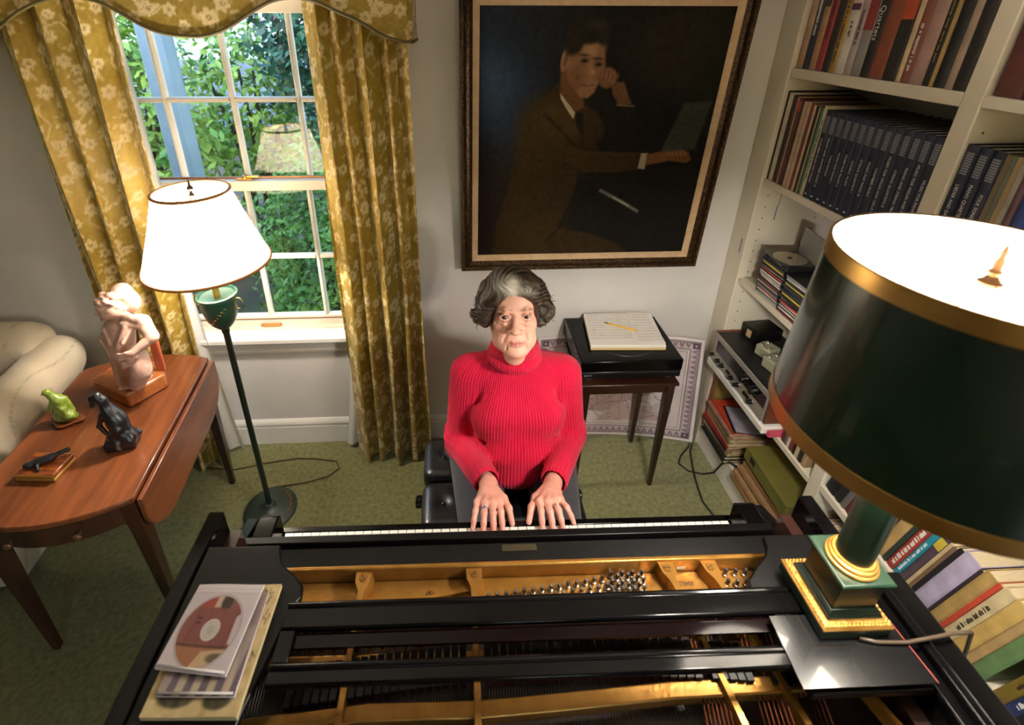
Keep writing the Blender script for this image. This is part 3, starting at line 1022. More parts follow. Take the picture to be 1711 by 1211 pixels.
def paint_portrait():
    W_, H_ = 300, 312
    cv = Canvas(W_, H_, '14100c')
    def p(x, y):
        v = (y - 28) / 1165.0
        u = (x - 35) / (1245.0 - 258.0 * v)
        return (u * W_, v * H_)
    def r(x, y, rx, ry, col, al=1, soft=1.5, rot=0.0):
        cx, cy = p(x, y)
        cv.ell(cx, cy, rx * W_ / 1130, ry * H_ / 1165, col, al, soft, rot)
    def pg(pts, col, al=1, soft=2.0):
        cv.poly([p(*q) for q in pts], col, al, soft)
    def ln(pts, wd, col, al=1, soft=1.2):
        cv.line([p(*q) for q in pts], wd, col, al, soft)
    r(170, 330, 210, 420, '2b3d57', .7, 60)
    r(120, 300, 100, 180, '40587a', .7, 45)
    r(300, 130, 200, 140, '1c2029', .7, 50)
    r(990, 190, 190, 180, '2e2318', .8, 60)
    r(1180, 260, 120, 330, '1b1d10', .7, 50)
    r(80, 950, 110, 260, '22110c', .8, 50)
    # coat
    pg([(430, 320), (340, 390), (262, 480), (215, 640), (185, 800), (150, 920), (112, 1060), (105, 1215), (760, 1215), (700, 1130), (560, 1075), (420, 1045), (455, 960), (500, 830), (520, 760), (640, 735), (600, 600), (640, 540), (610, 470), (540, 425)], '38280f', .95, 5)
    r(330, 560, 120, 170, '4a371a', .75, 28)
    r(440, 500, 130, 90, '55401f', .75, 24)
    r(300, 900, 150, 260, '352709', .6, 45)
    r(300, 1090, 170, 110, '3f2f0c', .5, 40)
    ln([(350, 470), (430, 540), (500, 620), (560, 640)], 2.0, '20170b', .7, 5)
    ln([(455, 960), (420, 1045), (360, 1120)], 1.6, '140e08', .8, 4)
    ln([(590, 650), (585, 900)], 3, '0f0b08', .8, 8)
    # lap
    pg([(420, 1045), (560, 1075), (690, 1130), (760, 1215), (350, 1215), (370, 1110)], '33250d', .8, 6)
    # lapel, shirt, tie
    pg([(540, 425), (620, 470), (650, 560), (600, 620), (540, 560), (505, 480)], '3d2b13', .8, 4)
    pg([(424, 372), (500, 462), (490, 492), (452, 440), (428, 402)], 'd6cab0', .95, 1.5)
    pg([(500, 450), (535, 470), (540, 570), (505, 525)], '16181d', .95, 3)
    # raised arm
    pg([(640, 420), (690, 425), (795, 432), (805, 520), (815, 640), (660, 640), (640, 560)], '1d160d', .95, 4)
    # near arm and hand on the keys
    pg([(470, 610), (560, 645), (700, 650), (828, 652), (812, 738), (700, 752), (540, 745), (450, 690)], '46331a', .9, 4)
    ln([(560, 650), (820, 660)], 2, '5b4522', .6, 6)
    pg([(826, 655), (862, 655), (842, 735), (808, 732)], 'c9bda2', .95, 1.5)
    pg([(852, 662), (950, 640), (1010, 628), (1062, 655), (1072, 690), (1050, 706), (960, 694), (900, 706), (846, 716)], '8a5a35', .95, 2.5)
    r(1000, 655, 50, 18, 'b07a4c', .7, 4)
    for k in range(4):
        ln([(985 + k * 22, 640 + k * 4), (1000 + k * 20, 690)], .6, '4e301c', .6, 1.5)
    # head
    pg([(425, 270), (470, 250), (540, 390), (540, 440), (500, 460), (424, 372)], '76512f', .95, 4)
    r(546, 255, 88, 118, '9a7250', 1, 4)
    pg([(462, 260), (480, 330), (520, 395), (556, 400), (590, 375), (618, 320), (630, 240), (600, 180)], 'a37a57', .95, 4)
    r(590, 190, 50, 36, 'c3996f', .6, 9)
    r(500, 310, 40, 62, '7f5638', .7, 12)
    r(612, 230, 22, 80, '8b6444', .6, 8)
    r(446, 236, 19, 50, 'a9805b', 1, 2.5, .15)
    r(448, 240, 9, 28, '6c4a30', .7, 3, .15)
    r(560, 118, 98, 56, '211a14', 1, 6)
    r(490, 160, 44, 62, '241c15', 1, 6, .3)
    r(630, 140, 26, 40, '2a221b', .9, 5)
    r(600, 100, 50, 18, '4a4037', .5, 8)
    for ex, ey in ((540, 240), (608, 255)):
        r(ex, ey, 28, 16, '6d4a31', .6, 6)
        r(ex, ey + 2, 13, 7, '1b120c', .9, 2.0)
        r(ex - 4, ey - 22, 24, 5, '38271b', .75, 2.5, .05)
    ln([(594, 268), (600, 296), (580, 308), (562, 304)], .6, '70492e', .7, 2.6)
    r(571, 268, 7, 30, 'b98d66', .5, 4)
    r(580, 292, 13, 16, 'bd906a', .6, 4)
    ln([(525, 338), (556, 348), (588, 342)], .5, '5a3020', .85, 2.0)
    ln([(505, 300), (500, 335)], .6, '6b472e', .6, 2)
    r(545, 372, 34, 18, 'a67a55', .6, 6)
    # fist at the temple
    r(652, 312, 44, 46, '7f5839', 1, 4)
    pg([(665, 330), (735, 330), (775, 428), (708, 432), (680, 385)], '7c5536', .95, 3)
    for k in range(4):
        r(632 + k * 20, 292 + k * 8, 12, 24, '926746', .8, 3, .5)
        ln([(640 + k * 20, 280 + k * 8), (632 + k * 20, 318 + k * 8)], .5, '4d321f', .7, 1.2)
    ln([(700, 430), (785, 436)], 1.0, 'a09576', .7, 2)
    # sheet music and keyboard
    pg([(1032, 424), (1172, 414), (1090, 640), (918, 652)], '454b3f', .85, 5)
    for k in range(7):
        ln([(1015 - k * 12, 465 + k * 25), (1140 - k * 12, 458 + k * 25)], .5, '33382f', .6, 1.5)
    ln([(628, 842), (690, 880), (745, 912), (805, 955)], 2.2, '8b9186', .85, 4)
    ln([(690, 878), (760, 925)], 1.2, 'd5d6c8', .7, 3)
    cv.noise(.012, 60).noise(.010, 150)
    cv.a *= np.array([.80, .78, .76])
    return cv

TILT = math.atan2(.060, 1.02)
PM = Matrix.Translation((.549, 1.893, 1.008)) @ Matrix.Rotation(TILT, 4, 'X')
pt = thing('painting', 'large dark oil portrait of a seated man in a gilt frame on the back wall', 'painting', (.549, 1.893, 1.008))
FW, FH = 1.032, 1.105
def tm(mb):
    mb.v = [tuple(PM @ Vector(p)) for p in mb.v]
    return mb
m_gilt = M('gilt_frame', '1c1209', .4, .5, c2='6e4a1c', scale=110, detail=6, bump=.35, bscale=120, lo=.42, hi=.78)
m_linen = M('linen_liner', 'c9ab86', .8, c2='bd9e79', scale=40)
tm(rect_ring(FW, FH, [(0, 0), (0, .022), (.006, .030), (.014, .028), (.019, .022), (.026, .026), (.034, .030), (.040, .024), (.046, .016), (.046, 0)])).build('frame', m_gilt, pt, smooth=25)
tm(rect_ring(FW, FH, [(.046, .001), (.046, .015), (.052, .013), (.066, .007), (.070, .007), (.070, .001)])).build('liner', m_linen, pt, smooth=25)
mb = MB().box(-FW / 2 + .07, FW / 2 - .07, -.003, -.0005, .07, FH - .07)
tm(mb).build('backing', M('canvas_back', '3a3026', .9), pt)
def canvas_pts(u, v):
    P = np.stack([-FW / 2 + .07 + u * (FW - .14), np.full_like(u, -.0045), FH - .07 - v * (FH - .14), np.ones_like(u)], 1)
    return (P @ np.array(PM).T)[:, :3]
print_sheet('canvas', paint_portrait(), canvas_pts, MA('oil_paint', .75, spec=.15, bump=.15, bscale=240), pt)

# ================================================================== floor lamp by the window
LX, LY = -.838, 1.535
fl = thing('floor_lamp', 'tall green floor lamp with glowing pleated cream shade before the window', 'lamp', (LX, LY, 0))
m_tole = M('green_tole', '1c2a22', .45, c2='24352b', scale=6, coat=.2)
m_tolel = M('urn_green', '21483a', .4, c2='193a2e', scale=5, coat=.3)
m_gdec = M('gilt_flowers', '9a6a2a', .4, .6)
MB().lathe([(.112, 0), (.112, .010), (.106, .014), (.080, .020), (.050, .024), (.030, .030), (.022, .036), (.020, .044), (.013, .046)], 48, (LX, LY, 0)).build('base', m_tole, fl, smooth=40)
mb = MB()
for k in range(22):
    a = -1.3 + k * .12
    mb.lathe([(.0045, 0), (.003, .002)], 6, (LX + .088 * math.cos(a) + .004 * math.sin(k * 2.3), LY + .088 * math.sin(a), .0186))
mb.build('base_garland', m_gdec, fl)
MB().lathe([(.0115, 0.040), (.0115, .952), (.014, .957), (.014, .975)], 16, (LX, LY, 0)).build('pole', M('dark_green_iron', '10201c', .35, coat=.3), fl, smooth=40)
urn = MB().lathe([(.012, 0.972), (.022, 0.978), (.036, 0.994), (.050, 1.02), (.058, 1.052), (.061, 1.087), (.062, 1.104), (.068, 1.108), (.068, 1.116), (.060, 1.118), (.056, 1.11), (.020, 1.102)], 40, (LX, LY, 0)).build('urn', m_tolel, fl, smooth=40)
mb = MB()
for k in range(16):
    a = -2.1 + k * .085
    z = 1.007 + .075 * (k / 15.0)
    r_ = float(np.interp(z, [0.994, 1.02, 1.052, 1.065], [.036, .050, .058, .061]))
    z += .004 * (-1) ** k
    mb.lathe([(.0026, 0), (.0016, .0016)], 6, m=Matrix.Translation((LX + r_ * math.cos(a), LY + r_ * math.sin(a), z)) @ Matrix.Rotation(a, 4, 'Z') @ Matrix.Rotation(PI / 2, 4, 'Y'))
mb.build('garland', m_gdec, urn)
for s in (-1, 1):
    ang = rad(-12)
    cx, cy = LX + s * .072 * math.cos(ang), LY + s * .072 * math.sin(ang)
    MB().tube([(cx + s * .008 * 0 + .016 * math.cos(t) * s * .9 + s * .006, cy, 1.084 + .022 * math.sin(t)) for t in np.linspace(0, 2 * PI, 20)[:-1]], .0028, 6, closed=True).build('ring_handle', M('brass_ring', 'b5a06a', .3, .9), urn, smooth=180)
MB().lathe([(.011, 1.08), (.011, 1.17), (.016, 1.175), (.016, 1.225), (.010, 1.23)], 16, (LX, LY, 0)).build('socket', M('brass', 'b08a45', .3, .9), fl, smooth=40)
MB().lathe([(.010, 1.23), (.016, 1.25), (.028, 1.285), (.032, 1.31), (.028, 1.335), (.014, 1.352)], 20, (LX, LY, 0)).build('bulb', ME('bulb_glow', (1, .86, .68), 3.0), fl, smooth=180)
mb = MB()
for s in (-1, 1):
    mb.tube([(LX + s * .018, LY, 1.20), (LX + s * .055, LY, 1.27), (LX + s * .058, LY, 1.36), (LX + s * .035, LY, 1.44), (LX, LY, 1.475)], .0022, 6)
mb.build('harp', M('brass', 'b08a45'), fl, smooth=180)
def shade_r(t):
    return .112 + (.197 - .112) * (1 - t) ** 1.12
NP = 84
mb = MB()
rings = []
for j in range(15):
    t = j / 14
    r_ = shade_r(t)
    rings.append([(LX + (r_ + .0022 * (1 if k % 2 else -1)) * math.cos(2 * PI * k / (2 * NP)), LY + (r_ + .0022 * (1 if k % 2 else -1)) * math.sin(2 * PI * k / (2 * NP)), 1.240 + .255 * t) for k in range(2 * NP)])
mb.loft(rings, cap=False)
mb.build('shade', MT('pleated_shade', 'f2ead9', .62, .8, 'fbf3e2'), fl, smooth=60)
for z, r_, nm in ((1.240, .1985, 'shade_trim'), (1.495, .1135, 'shade_trim')):
    MB().tube([(LX + r_ * math.cos(a), LY + r_ * math.sin(a), z) for a in np.linspace(0, 2 * PI, 61)[:-1]], .0052, 6, closed=True).build(nm, M('tan_trim', 'a8703c', .7), fl, smooth=180)
mb = MB()
for k in range(3):
    a = 2 * PI * k / 3 + .4
    mb.tube([(LX, LY, 1.475), (LX + .112 * math.cos(a), LY + .112 * math.sin(a), 1.492)], .0015, 5)
mb.build('spider', M('brass', 'b08a45'), fl)
MB().lathe([(.004, 1.475), (.009, 1.482), (.005, 1.490), (.004, 1.496), (.010, 1.503), (.010, 1.508), (.004, 1.516), (.003, 1.528), (.001, 1.534)], 16, (LX, LY, 0)).build('finial', M('dark_finial', '4a4438', .3, .8), fl, smooth=40)
light('floor_lamp_light', (LX, LY, 1.345), 40.0, (1.0, .92, .82), .035, fl)
cd = MB().tube([(LX - .02, LY + .108, .008), (-.72, 1.665, .006), (-.62, 1.695, .006), (-.575, 1.74, .006), (-.60, 1.782, .006), (-.70, 1.802, .006), (-.80, 1.808, .006), (-.95, 1.785, .006), (-1.08, 1.755, .006), (-1.22, 1.77, .006)], .0035, 6)
cd.build('cord', M('brown_cord', '4a3b22', .6), fl, smooth=180)

# ================================================================== drop-leaf side table
TC = (-1.236, 1.362)
tb = thing('side_table', 'mahogany drop-leaf side table holding the stone bust and small figurines', 'table', (TC[0], TC[1], 0), rad(6.25))
m_mah = MW('mahogany', '4c2512', '854a27', 'y', 5.0, .32, .35)
m_mahd = MW('mahogany_dark', '2c130a', '4a2413', 'z', 5.0, .38, .3)
HW, HL = .235, .335
def bow(n=14):
    f = [(-HW + 2 * HW * k / n, -HL - .055 * (1 - (2 * k / n - 1) ** 2)) for k in range(n + 1)]
    b = [(HW - 2 * HW * k / n, HL + .055 * (1 - (2 * k / n - 1) ** 2)) for k in range(n + 1)]
    return f + b
MB().prism(bow(), .682, .702).build('top', m_mah, tb, bevel=.004, world=False)
for s, nm in ((1, 'drop_leaf'), (-1, 'drop_leaf')):
    pts = [(-HL, .690), (HL, .690)]
    n = 10
    ins, dr = .07, .20
    q = []
    for k in range(n + 1):
        a = PI / 2 * k / n
        q.append((HL - ins * (1 - math.cos(a)) * 0 - .16 + .16 * math.cos(a * 1.0), .690 - dr * .35 - dr * .65 * math.sin(a)))
    q2 = [(-y, z) for y, z in q][::-1]
    poly = [(HL, .690)] + q + q2 + [(-HL, .690)]
    MB().prism(poly, s * (HW + .004), s * (HW + .020), 'x').build(nm, MW('mahogany_leaf', '542a15', '86492a', 'y', 5.0, .32, .35), tb, bevel=.003, world=False)
mb = MB()
mb.box(HW - .030, HW - .012, -HL + .03, HL - .03, .585, .6815)
mb.box(-HW + .012, -HW + .030, -HL + .03, HL - .03, .585, .6815)
mb.box(-HW + .03, HW - .03, HL - .045, HL - .025, .585, .6815)
mb.build('apron', m_mahd, tb, world=False)
n = 12
pol = [(-HW + .04 + (2 * HW - .08) * k / n, -HL + .012 - .050 * (1 - (2 * k / n - 1) ** 2)) for k in range(n + 1)]
dw = MB().prism(pol + [(x, y + .016) for x, y in pol[::-1]], .590, .676).build('drawer_front', m_mahd, tb, world=False)
for kx in (-.09, .09):
    MB().lathe([(.004, 0), (.004, .008), (.010, .012), (.012, .018), (.008, .022)], 14, m=Matrix.Translation((kx, -HL - .036 + .0, .632)) @ Matrix.Rotation(PI / 2, 4, 'X')).build('knob', M('wood_knob', '6a4426', .35, coat=.3), dw, smooth=50, world=False)
for sx in (-1, 1):
    for sy in (-1, 1):
        cx, cy = sx * (HW - .030), sy * (HL - .030)
        r0, r1 = .022, .011
        MB().loft([[(cx + a * r, cy + b * r, z) for a, b in ((-1, -1), (1, -1), (1, 1), (-1, 1))] for r, z in ((r1, 0), (r0, .56), (.024, .60), (.024, .681))]).build('leg', m_mahd, tb, bevel=.002, world=False)

# ---- terracotta bust of a crouching child on a wooden block
bu = thing('terracotta_bust', 'pinkish terracotta sculpture of a crouching child on an angular wood block', 'sculpture', (-1.22, 1.525, .702))
poly = [(-1.370, 1.525), (-1.188, 1.430), (-1.110, 1.542), (-1.160, 1.625), (-1.335, 1.635)]
MB().prism(poly, .7025, .765).build('wood_base', MW('cherry_block', '8a4a22', 'b8703a', 'x', 7, .3, .4), bu, bevel=.010, seg=3)
def C_(c):
    return np.array(lin(c))
F = Field((-1.29, 1.395, .755), (-1.035, 1.58, 1.19), .0032)
F.cap((-1.222, 1.500, .775), (-1.208, 1.502, .90), .034, .038, .01)
F.cap((-1.206, 1.505, .89), (-1.185, 1.512, 1.015), .042, .046, .012)                # trunk
F.cap((-1.192, 1.518, 1.028), (-1.104, 1.508, 1.026), .026, .026, .014)              # shoulders
F.cap((-1.178, 1.508, 1.03), (-1.166, 1.492, 1.08), .026, .026, .008)                # neck
F.ell((-1.166, 1.486, 1.100), (.036, .040, .041), .004)                              # head, bowed to the left
F.ell((-1.180, 1.462, 1.086), (.020, .018, .018), .010)                              # cheek
F.ell((-1.192, 1.462, 1.069), (.011, .011, .009), .006)                              # chin
F.ell((-1.188, 1.460, 1.112), (.016, .014, .013), .008)                              # brow
F.ell((-1.204, 1.455, 1.093), (.0055, .006, .008), .003)                             # nose
F.ell((-1.196, 1.447, 1.100), (.008, .005, .0035), .002, sub=True)                   # eye hollow
F.cap((-1.203, 1.452, 1.0795), (-1.190, 1.447, 1.078), .0018, .0018, .002, sub=True) # mouth
for i, (x, y, z) in enumerate([(-1.200, 1.470, 1.128), (-1.192, 1.462, 1.140), (-1.180, 1.455, 1.132), (-1.176, 1.468, 1.150), (-1.164, 1.458, 1.138), (-1.150, 1.462, 1.128), (-1.142, 1.470, 1.112), (-1.160, 1.475, 1.154), (-1.186, 1.485, 1.152), (-1.145, 1.480, 1.140), (-1.136, 1.485, 1.095)]):
    F.ell((x, y, z), (.0125, .012, .0105), .004)
    F.cap((x - .008, y - .009, z + .002), (x + .008, y - .010, z - .003), .0014, .0014, .002, sub=True)
F.ell((-1.146, 1.515, 1.138), (.036, .036, .036), .006)                              # bun and cap
F.ell((-1.128, 1.520, 1.102), (.030, .032, .040), .010)
for k in range(8):                                                                    # scalloped ruff
    t = k / 7
    F.ell((-1.150 + .056 * t, 1.478 + .010 * t, 1.078 - .040 * t + .006 * math.sin(k * 2.4)), (.0145, .009, .016), .005)
for k in range(6):
    t = k / 5
    F.ell((-1.146 + .042 * t, 1.474 + .012 * t, 1.040 - .022 * t + .006 * (k % 2)), (.013, .008, .013), .004)
F.cap((-1.098, 1.505, 1.020), (-1.068, 1.484, .976), .0260, .0215, .008)             # arm
F.cap((-1.068, 1.484, .976), (-1.116, 1.444, .944), .0200, .0135, .006)
F.ell((-1.128, 1.436, .942), (.016, .010, .0115), .005)
for k in range(4):
    F.cap((-1.136, 1.431, .950 - k * .0075), (-1.162, 1.426, .949 - k * .0090), .0048, .0036, .0015)
F.cap((-1.118, 1.445, .925), (-1.136, 1.437, .910), .013, .011, .006)                # lower hand
for k in range(4):
    F.cap((-1.138, 1.433, .916 - k * .006), (-1.163, 1.428, .908 - k * .0075), .0045, .0034, .0015)
F.cap((-1.140, 1.474, 1.030), (-1.172, 1.452, .958), .0105, .0085, .004)             # drapery
F.cap((-1.152, 1.478, 1.022), (-1.186, 1.462, .950), .0095, .0080, .004)
F.cap((-1.128, 1.480, 1.020), (-1.150, 1.450, .975), .0085, .0070, .004)
F.cap((-1.222, 1.486, .995), (-1.250, 1.482, .974), .014, .003, .008)                # cloth tip
F.cap((-1.248, 1.483, .975), (-1.222, 1.478, .905), .006, .010, .006)
F.cap((-1.215, 1.475, 1.02), (-1.205, 1.466, .96), .007, .006, .004)
F.cap((-1.190, 1.505, .885), (-1.132, 1.470, .892), .036, .034, .010)                # thigh
F.ell((-1.126, 1.462, .862), (.033, .036, .056), .008)                               # knee
F.cap((-1.130, 1.460, .845), (-1.158, 1.462, .790), .033, .027, .008)
F.cap((-1.150, 1.430, .850), (-1.156, 1.432, .800), .0022, .0022, .004, sub=True)
F.ell((-1.150, 1.434, .958), (.010, .010, .010), .004, sub=True)
F.box((-1.190, 1.497, .768), (.042, .040, .0045), .003, .006)
V = sculpt('figure', F, MA('terracotta', .75, bump=.25, bscale=90), bu, 1,
           lambda V: C_('c79f8d') * (1 + .10 * vnoise(V, 30, 2)[:, None]))[0]
MB().prism([(-1.150, .7652), (-1.118, .7652), (-1.112, .955), (-1.140, .955)], 1.560, 1.575, 'y').build('back_slab', M('red_slab', 'a04a2a', .5, coat=.2), bu, bevel=.003)

# ---- green soapstone bird on a little stand
gb = thing('jade_figurine', 'small green stone figurine on a scalloped wooden stand, nearest the sofa arm', 'figurine', (-1.372, 1.378, .702))
pol = [(-1.372 + (.052 + .007 * math.cos(4 * a)) * math.cos(a), 1.378 + (.036 + .006 * math.cos(4 * a)) * math.sin(a)) for a in np.linspace(0, 2 * PI, 33)[:-1]]
MB().prism(pol, .706, .716).build('stand', MW('rosewood', '5a2411', '93502c', 'x', 8, .25, .5), gb, bevel=.003)
for sx in (-1, 1):
    for sy in (-1, 1):
        MB().lathe([(.006, 0), (.008, .004)], 8, (-1.372 + sx * .032, 1.378 + sy * .02, .7025)).build('foot', M('rosewood_foot', '5a2411', .3), gb)
F = Field((-1.46, 1.31, .710), (-1.30, 1.44, .87), .003)
F.ell((-1.372, 1.378, .724), (.040, .026, .012), .01).ell((-1.352, 1.368, .738), (.022, .018, .016), .01).ell((-1.395, 1.382, .735), (.018, .018, .018), .01)
F.cap((-1.365, 1.378, .74), (-1.375, 1.376, .80), .020, .019, .01)
F.cap((-1.375, 1.376, .80), (-1.392, 1.370, .838), .018, .011, .01).ell((-1.394, 1.369, .842), (.012, .010, .010), .006)
F.cap((-1.394, 1.366, .842), (-1.408, 1.360, .836), .006, .002, .004)
for k in range(6):
    F.cap((-1.386 + .006 * k, 1.362, .800 - .006 * k), (-1.406 + .012 * k, 1.356, .772 - .008 * k), .007, .004, .004)
F.cap((-1.358, 1.384, .80), (-1.348, 1.386, .748), .010, .008, .006)
sculpt('bird', F, MA('jade_stone', .35, coat=.3, bump=.2, bscale=160), gb, 1, lambda V: C_('7d8f36') * (1 + .18 * vnoise(V, 40, 4)[:, None]))

# ---- black bronze animal rearing from a rock
bh = thing('bronze_figurine', 'black bronze animal figurine standing upright in the middle of the table', 'figurine', (-1.115, 1.265, .702))
F = Field((-1.22, 1.18, .700), (-1.03, 1.34, .93), .003)
F.box((-1.112, 1.262, .722), (.046, .034, .020), .010, .01, R=(0, 0, .25)).ell((-1.120, 1.265, .745), (.036, .030, .024), .014)
F.ell((-1.085, 1.258, .742), (.024, .022, .022), .01)
F.cap((-1.104, 1.266, .755), (-1.118, 1.268, .828), .029, .026, .012).ell((-1.108, 1.266, .800), (.030, .027, .036), .012)
F.ell((-1.128, 1.268, .845), (.022, .020, .022), .010)
F.chain([(-1.130, 1.268, .855), (-1.133, 1.268, .888), (-1.144, 1.267, .906), (-1.158, 1.265, .899), (-1.166, 1.263, .872)], [.0185, .0145, .0125, .0115, .0085], .006)
F.ell((-1.150, 1.258, .908), (.004, .003, .009), .003).ell((-1.150, 1.274, .908), (.004, .003, .009), .003)
F.chain([(-1.140, 1.252, .838), (-1.156, 1.248, .800), (-1.142, 1.248, .765)], [.0095, .0075, .0065], .005)
F.chain([(-1.140, 1.284, .838), (-1.154, 1.286, .806), (-1.140, 1.284, .770)], [.0095, .0075, .0065], .005)
F.chain([(-1.100, 1.244, .785), (-1.124, 1.240, .765), (-1.116, 1.240, .735)], [.0140, .0105, .0080], .006)
for k in range(9):
    F.ell((-1.118 - .004 * k, 1.272 + .006 * math.sin(k), .846 + .0068 * k), (.0085, .010, .0085), .004)
for k in range(14):
    r = random.Random(k)
    F.ell((-1.112 + r.uniform(-.045, .045), 1.262 + r.uniform(-.03, .03), .735 + r.uniform(-.01, .02)), .009, .006)
sculpt('animal', F, MA('black_bronze', .32, spec=.7, bump=.3, bscale=120), bh, 1, lambda V: C_('16151a') + (np.clip(vnoise(V, 34, 5) - .55, 0, 1) * np.clip((.80 - V[:, 2]) * 12, 0, 1))[:, None] * C_('b0a596') * .5)

# ---- two books of matches-like box with black bird
bb = thing('lacquer_box', 'low tortoiseshell box with a small black creature on its lid', 'box', (-1.295, 1.168, .702), rad(-4))
mbx = MW('tortoise', '4a1d0d', 'b5602a', 'x', 14, .25, .5)
MB().box(-.062, .062, -.042, .042, .0005, .011).build('lower_tray', M('gilt_edge', 'b98a3e', .4, .4), bb, bevel=.002, world=False)
MB().box(-.060, .060, -.040, .040, .0112, .014).build('gap', M('box_dark', '1e0f08', .5), bb, world=False)
lid = MB().box(-.062, .062, -.042, .042, .0142, .028).build('lid', mbx, bb, bevel=.003, world=False)
for s in (-1, 1):
    MB().box(-.062, .062, s * .0425 - .0006, s * .0425 + .0006, .016, .026).build('gilt_band', M('gilt_edge', 'b98a3e'), lid, world=False)
F = Field((-1.36, 1.10, .725), (-1.22, 1.23, .775), .0026)
F.cap((-1.318, 1.158, .742), (-1.275, 1.178, .745), .012, .013, .008).ell((-1.328, 1.152, .742), (.014, .011, .010), .006)
F.cap((-1.275, 1.178, .745), (-1.250, 1.192, .752), .010, .006, .006).cap((-1.25, 1.192, .752), (-1.238, 1.200, .752), .006, .008, .004)
F.cap((-1.300, 1.150, .738), (-1.290, 1.140, .734), .006, .005, .004).cap((-1.290, 1.188, .738), (-1.285, 1.198, .734), .006, .005, .004)
cr, V = sculpt('creature', F, M('black_stone', '141416', .4, c2='2a2a2e', scale=30), bb, 1)

# ================================================================== sofa, only its right arm in view
so = thing('sofa', 'pale cream sofa with swirl-patterned fabric, its rolled arm behind the side table', 'sofa', (-2.45, 1.35, 0), rad(0))
def sofa_col(V):
    s = vnoise(V * np.array([1, .8, 1]), 1.6, 11)
    t = np.abs(np.sin(s * 3.2 + 1.5 * vnoise(V, 1.2, 12)))
    k = np.clip((.12 - t) / .12, 0, 1)[:, None] * .6
    return C_('d8c6a8') * (1 - k) + C_('8f7d5a') * k
m_sofa = MA('sofa_brocade', .75, sheen=.3, bump=.2, bscale=260)
F = Field((-2.02, .78, .05), (-1.50, 1.93, .92), .011)
for yy in (1.02, 1.30, 1.60, 1.84):
    pass
F.cap((-1.690, 1.20, .610), (-1.748, 1.82, .640), .105, .105, .02)
F.box((-1.735, 1.52, .32), (.085, .33, .25), .03, .03, R=(0, 0, .09))
F.cap((-1.64, 1.18, .59), (-1.70, 1.80, .62), .050, .050, .04)
sculpt('arm', F, m_sofa, so, 2, sofa_col)
F = Field((-3.25, 1.50, .30), (-1.62, 1.93, .95), .014)
F.box((-2.50, 1.80, .50), (.74, .09, .28), .05, .03, R=(-.10, 0, 0)).cap((-3.16, 1.84, .74), (-1.86, 1.84, .74), .07, .07, .05)
sculpt('back', F, m_sofa, so, 2, sofa_col)
MB().box(-3.2, -1.83, 1.22, 1.72, .06, .30).build('seat_base', M('sofa_skirt', 'c2b08e', .8, c2='9d8b66', scale=14), so, bevel=.02)
for k in range(2):
    MB().box(-3.18 + k * .68, -2.515 + k * .68, 1.20, 1.70, .305, .455).build('cushion', M('sofa_cushion', 'd4c3a4', .8, c2='b7a580', scale=10), so, bevel=.04, seg=4)
for x in (-3.1, -1.78):
    for y in (1.27, 1.80):
        MB().loft([[(x + a * r, y + b * r, z) for a, b in ((-1, -1), (1, -1), (1, 1), (-1, 1))] for r, z in ((.015, 0), (.025, .08))]).build('foot', m_mahd, so)
# ================================================================== small table with turntable
tt = thing('record_player_table', 'slim dark wooden occasional table under the record player', 'table', (.722, 1.715, 0))
m_dk = MW('dark_walnut', '1c0c07', '3a1b0f', 'x', 6, .35, .35)
m_dkz = MW('dark_walnut_leg', '1c0c07', '3a1b0f', 'z', 6, .35, .35)
MB().box(.512, .932, 1.565, 1.868, .604, .620).build('top', m_dk, tt, bevel=.003)
mb = MB().box(.55, .895, 1.580, 1.594, .562, .604).box(.55, .895, 1.838, 1.852, .562, .604).box(.531, .545, 1.60, 1.832, .562, .604).box(.899, .913, 1.60, 1.832, .562, .604)
mb.build('apron', m_dk, tt)
for x in (.542, .902):
    for y in (1.587, 1.845):
        MB().loft([[(x + a * r, y + b * r, z) for a, b in ((-1, -1), (1, -1), (1, 1), (-1, 1))] for r, z in ((.0095, 0), (.017, .54), (.017, .604))]).build('leg', m_dkz, tt, bevel=.002)

rp = thing('record_player', 'black glossy record player with closed lid on the slim table', 'record player', (.73, 1.755, .620))
m_blk = M('black_plastic', '080809', .30, spec=.35, coat=.08)
m_gls = M('smoked_lid', '040404', .09, spec=.22)
MB().box(.517, .940, 1.592, 1.915, .634, .668).build('plinth', m_blk, rp, bevel=.003)
MB().box(.515, .942, 1.590, 1.917, .669, .722).build('dust_cover', m_gls, rp, bevel=.004)
MB().box(.524, .933, 1.588, 1.591, .662, .6675).build('front_groove', M('groove_grey', '2b2b2d', .3), rp)
MB().tube([(.735 + .150 * math.cos(a), 1.765 + .145 * math.sin(a), .7226) for a in np.linspace(rad(231), rad(309), 30)], .0014, 6).build('platter_rim', M('rim_grey', '8a8088', .2, .8), rp, smooth=180)
for x in (.56, .90):
    for y in (1.625, 1.88):
        MB().lathe([(.020, 0), (.022, .004), (.020, .0135)], 20, (x, y, .6203)).build('foot', M('silver_foot', '9a9a9c', .3, .8), rp, smooth=40)
text('SONY', .0085, M('silver_print', 'b9b9bd', .4), rp, axes((.548, 1.5915, .651), (1, 0, 0), (0, 0, 1)), 'maker_lettering', .0003, sx=1.5)

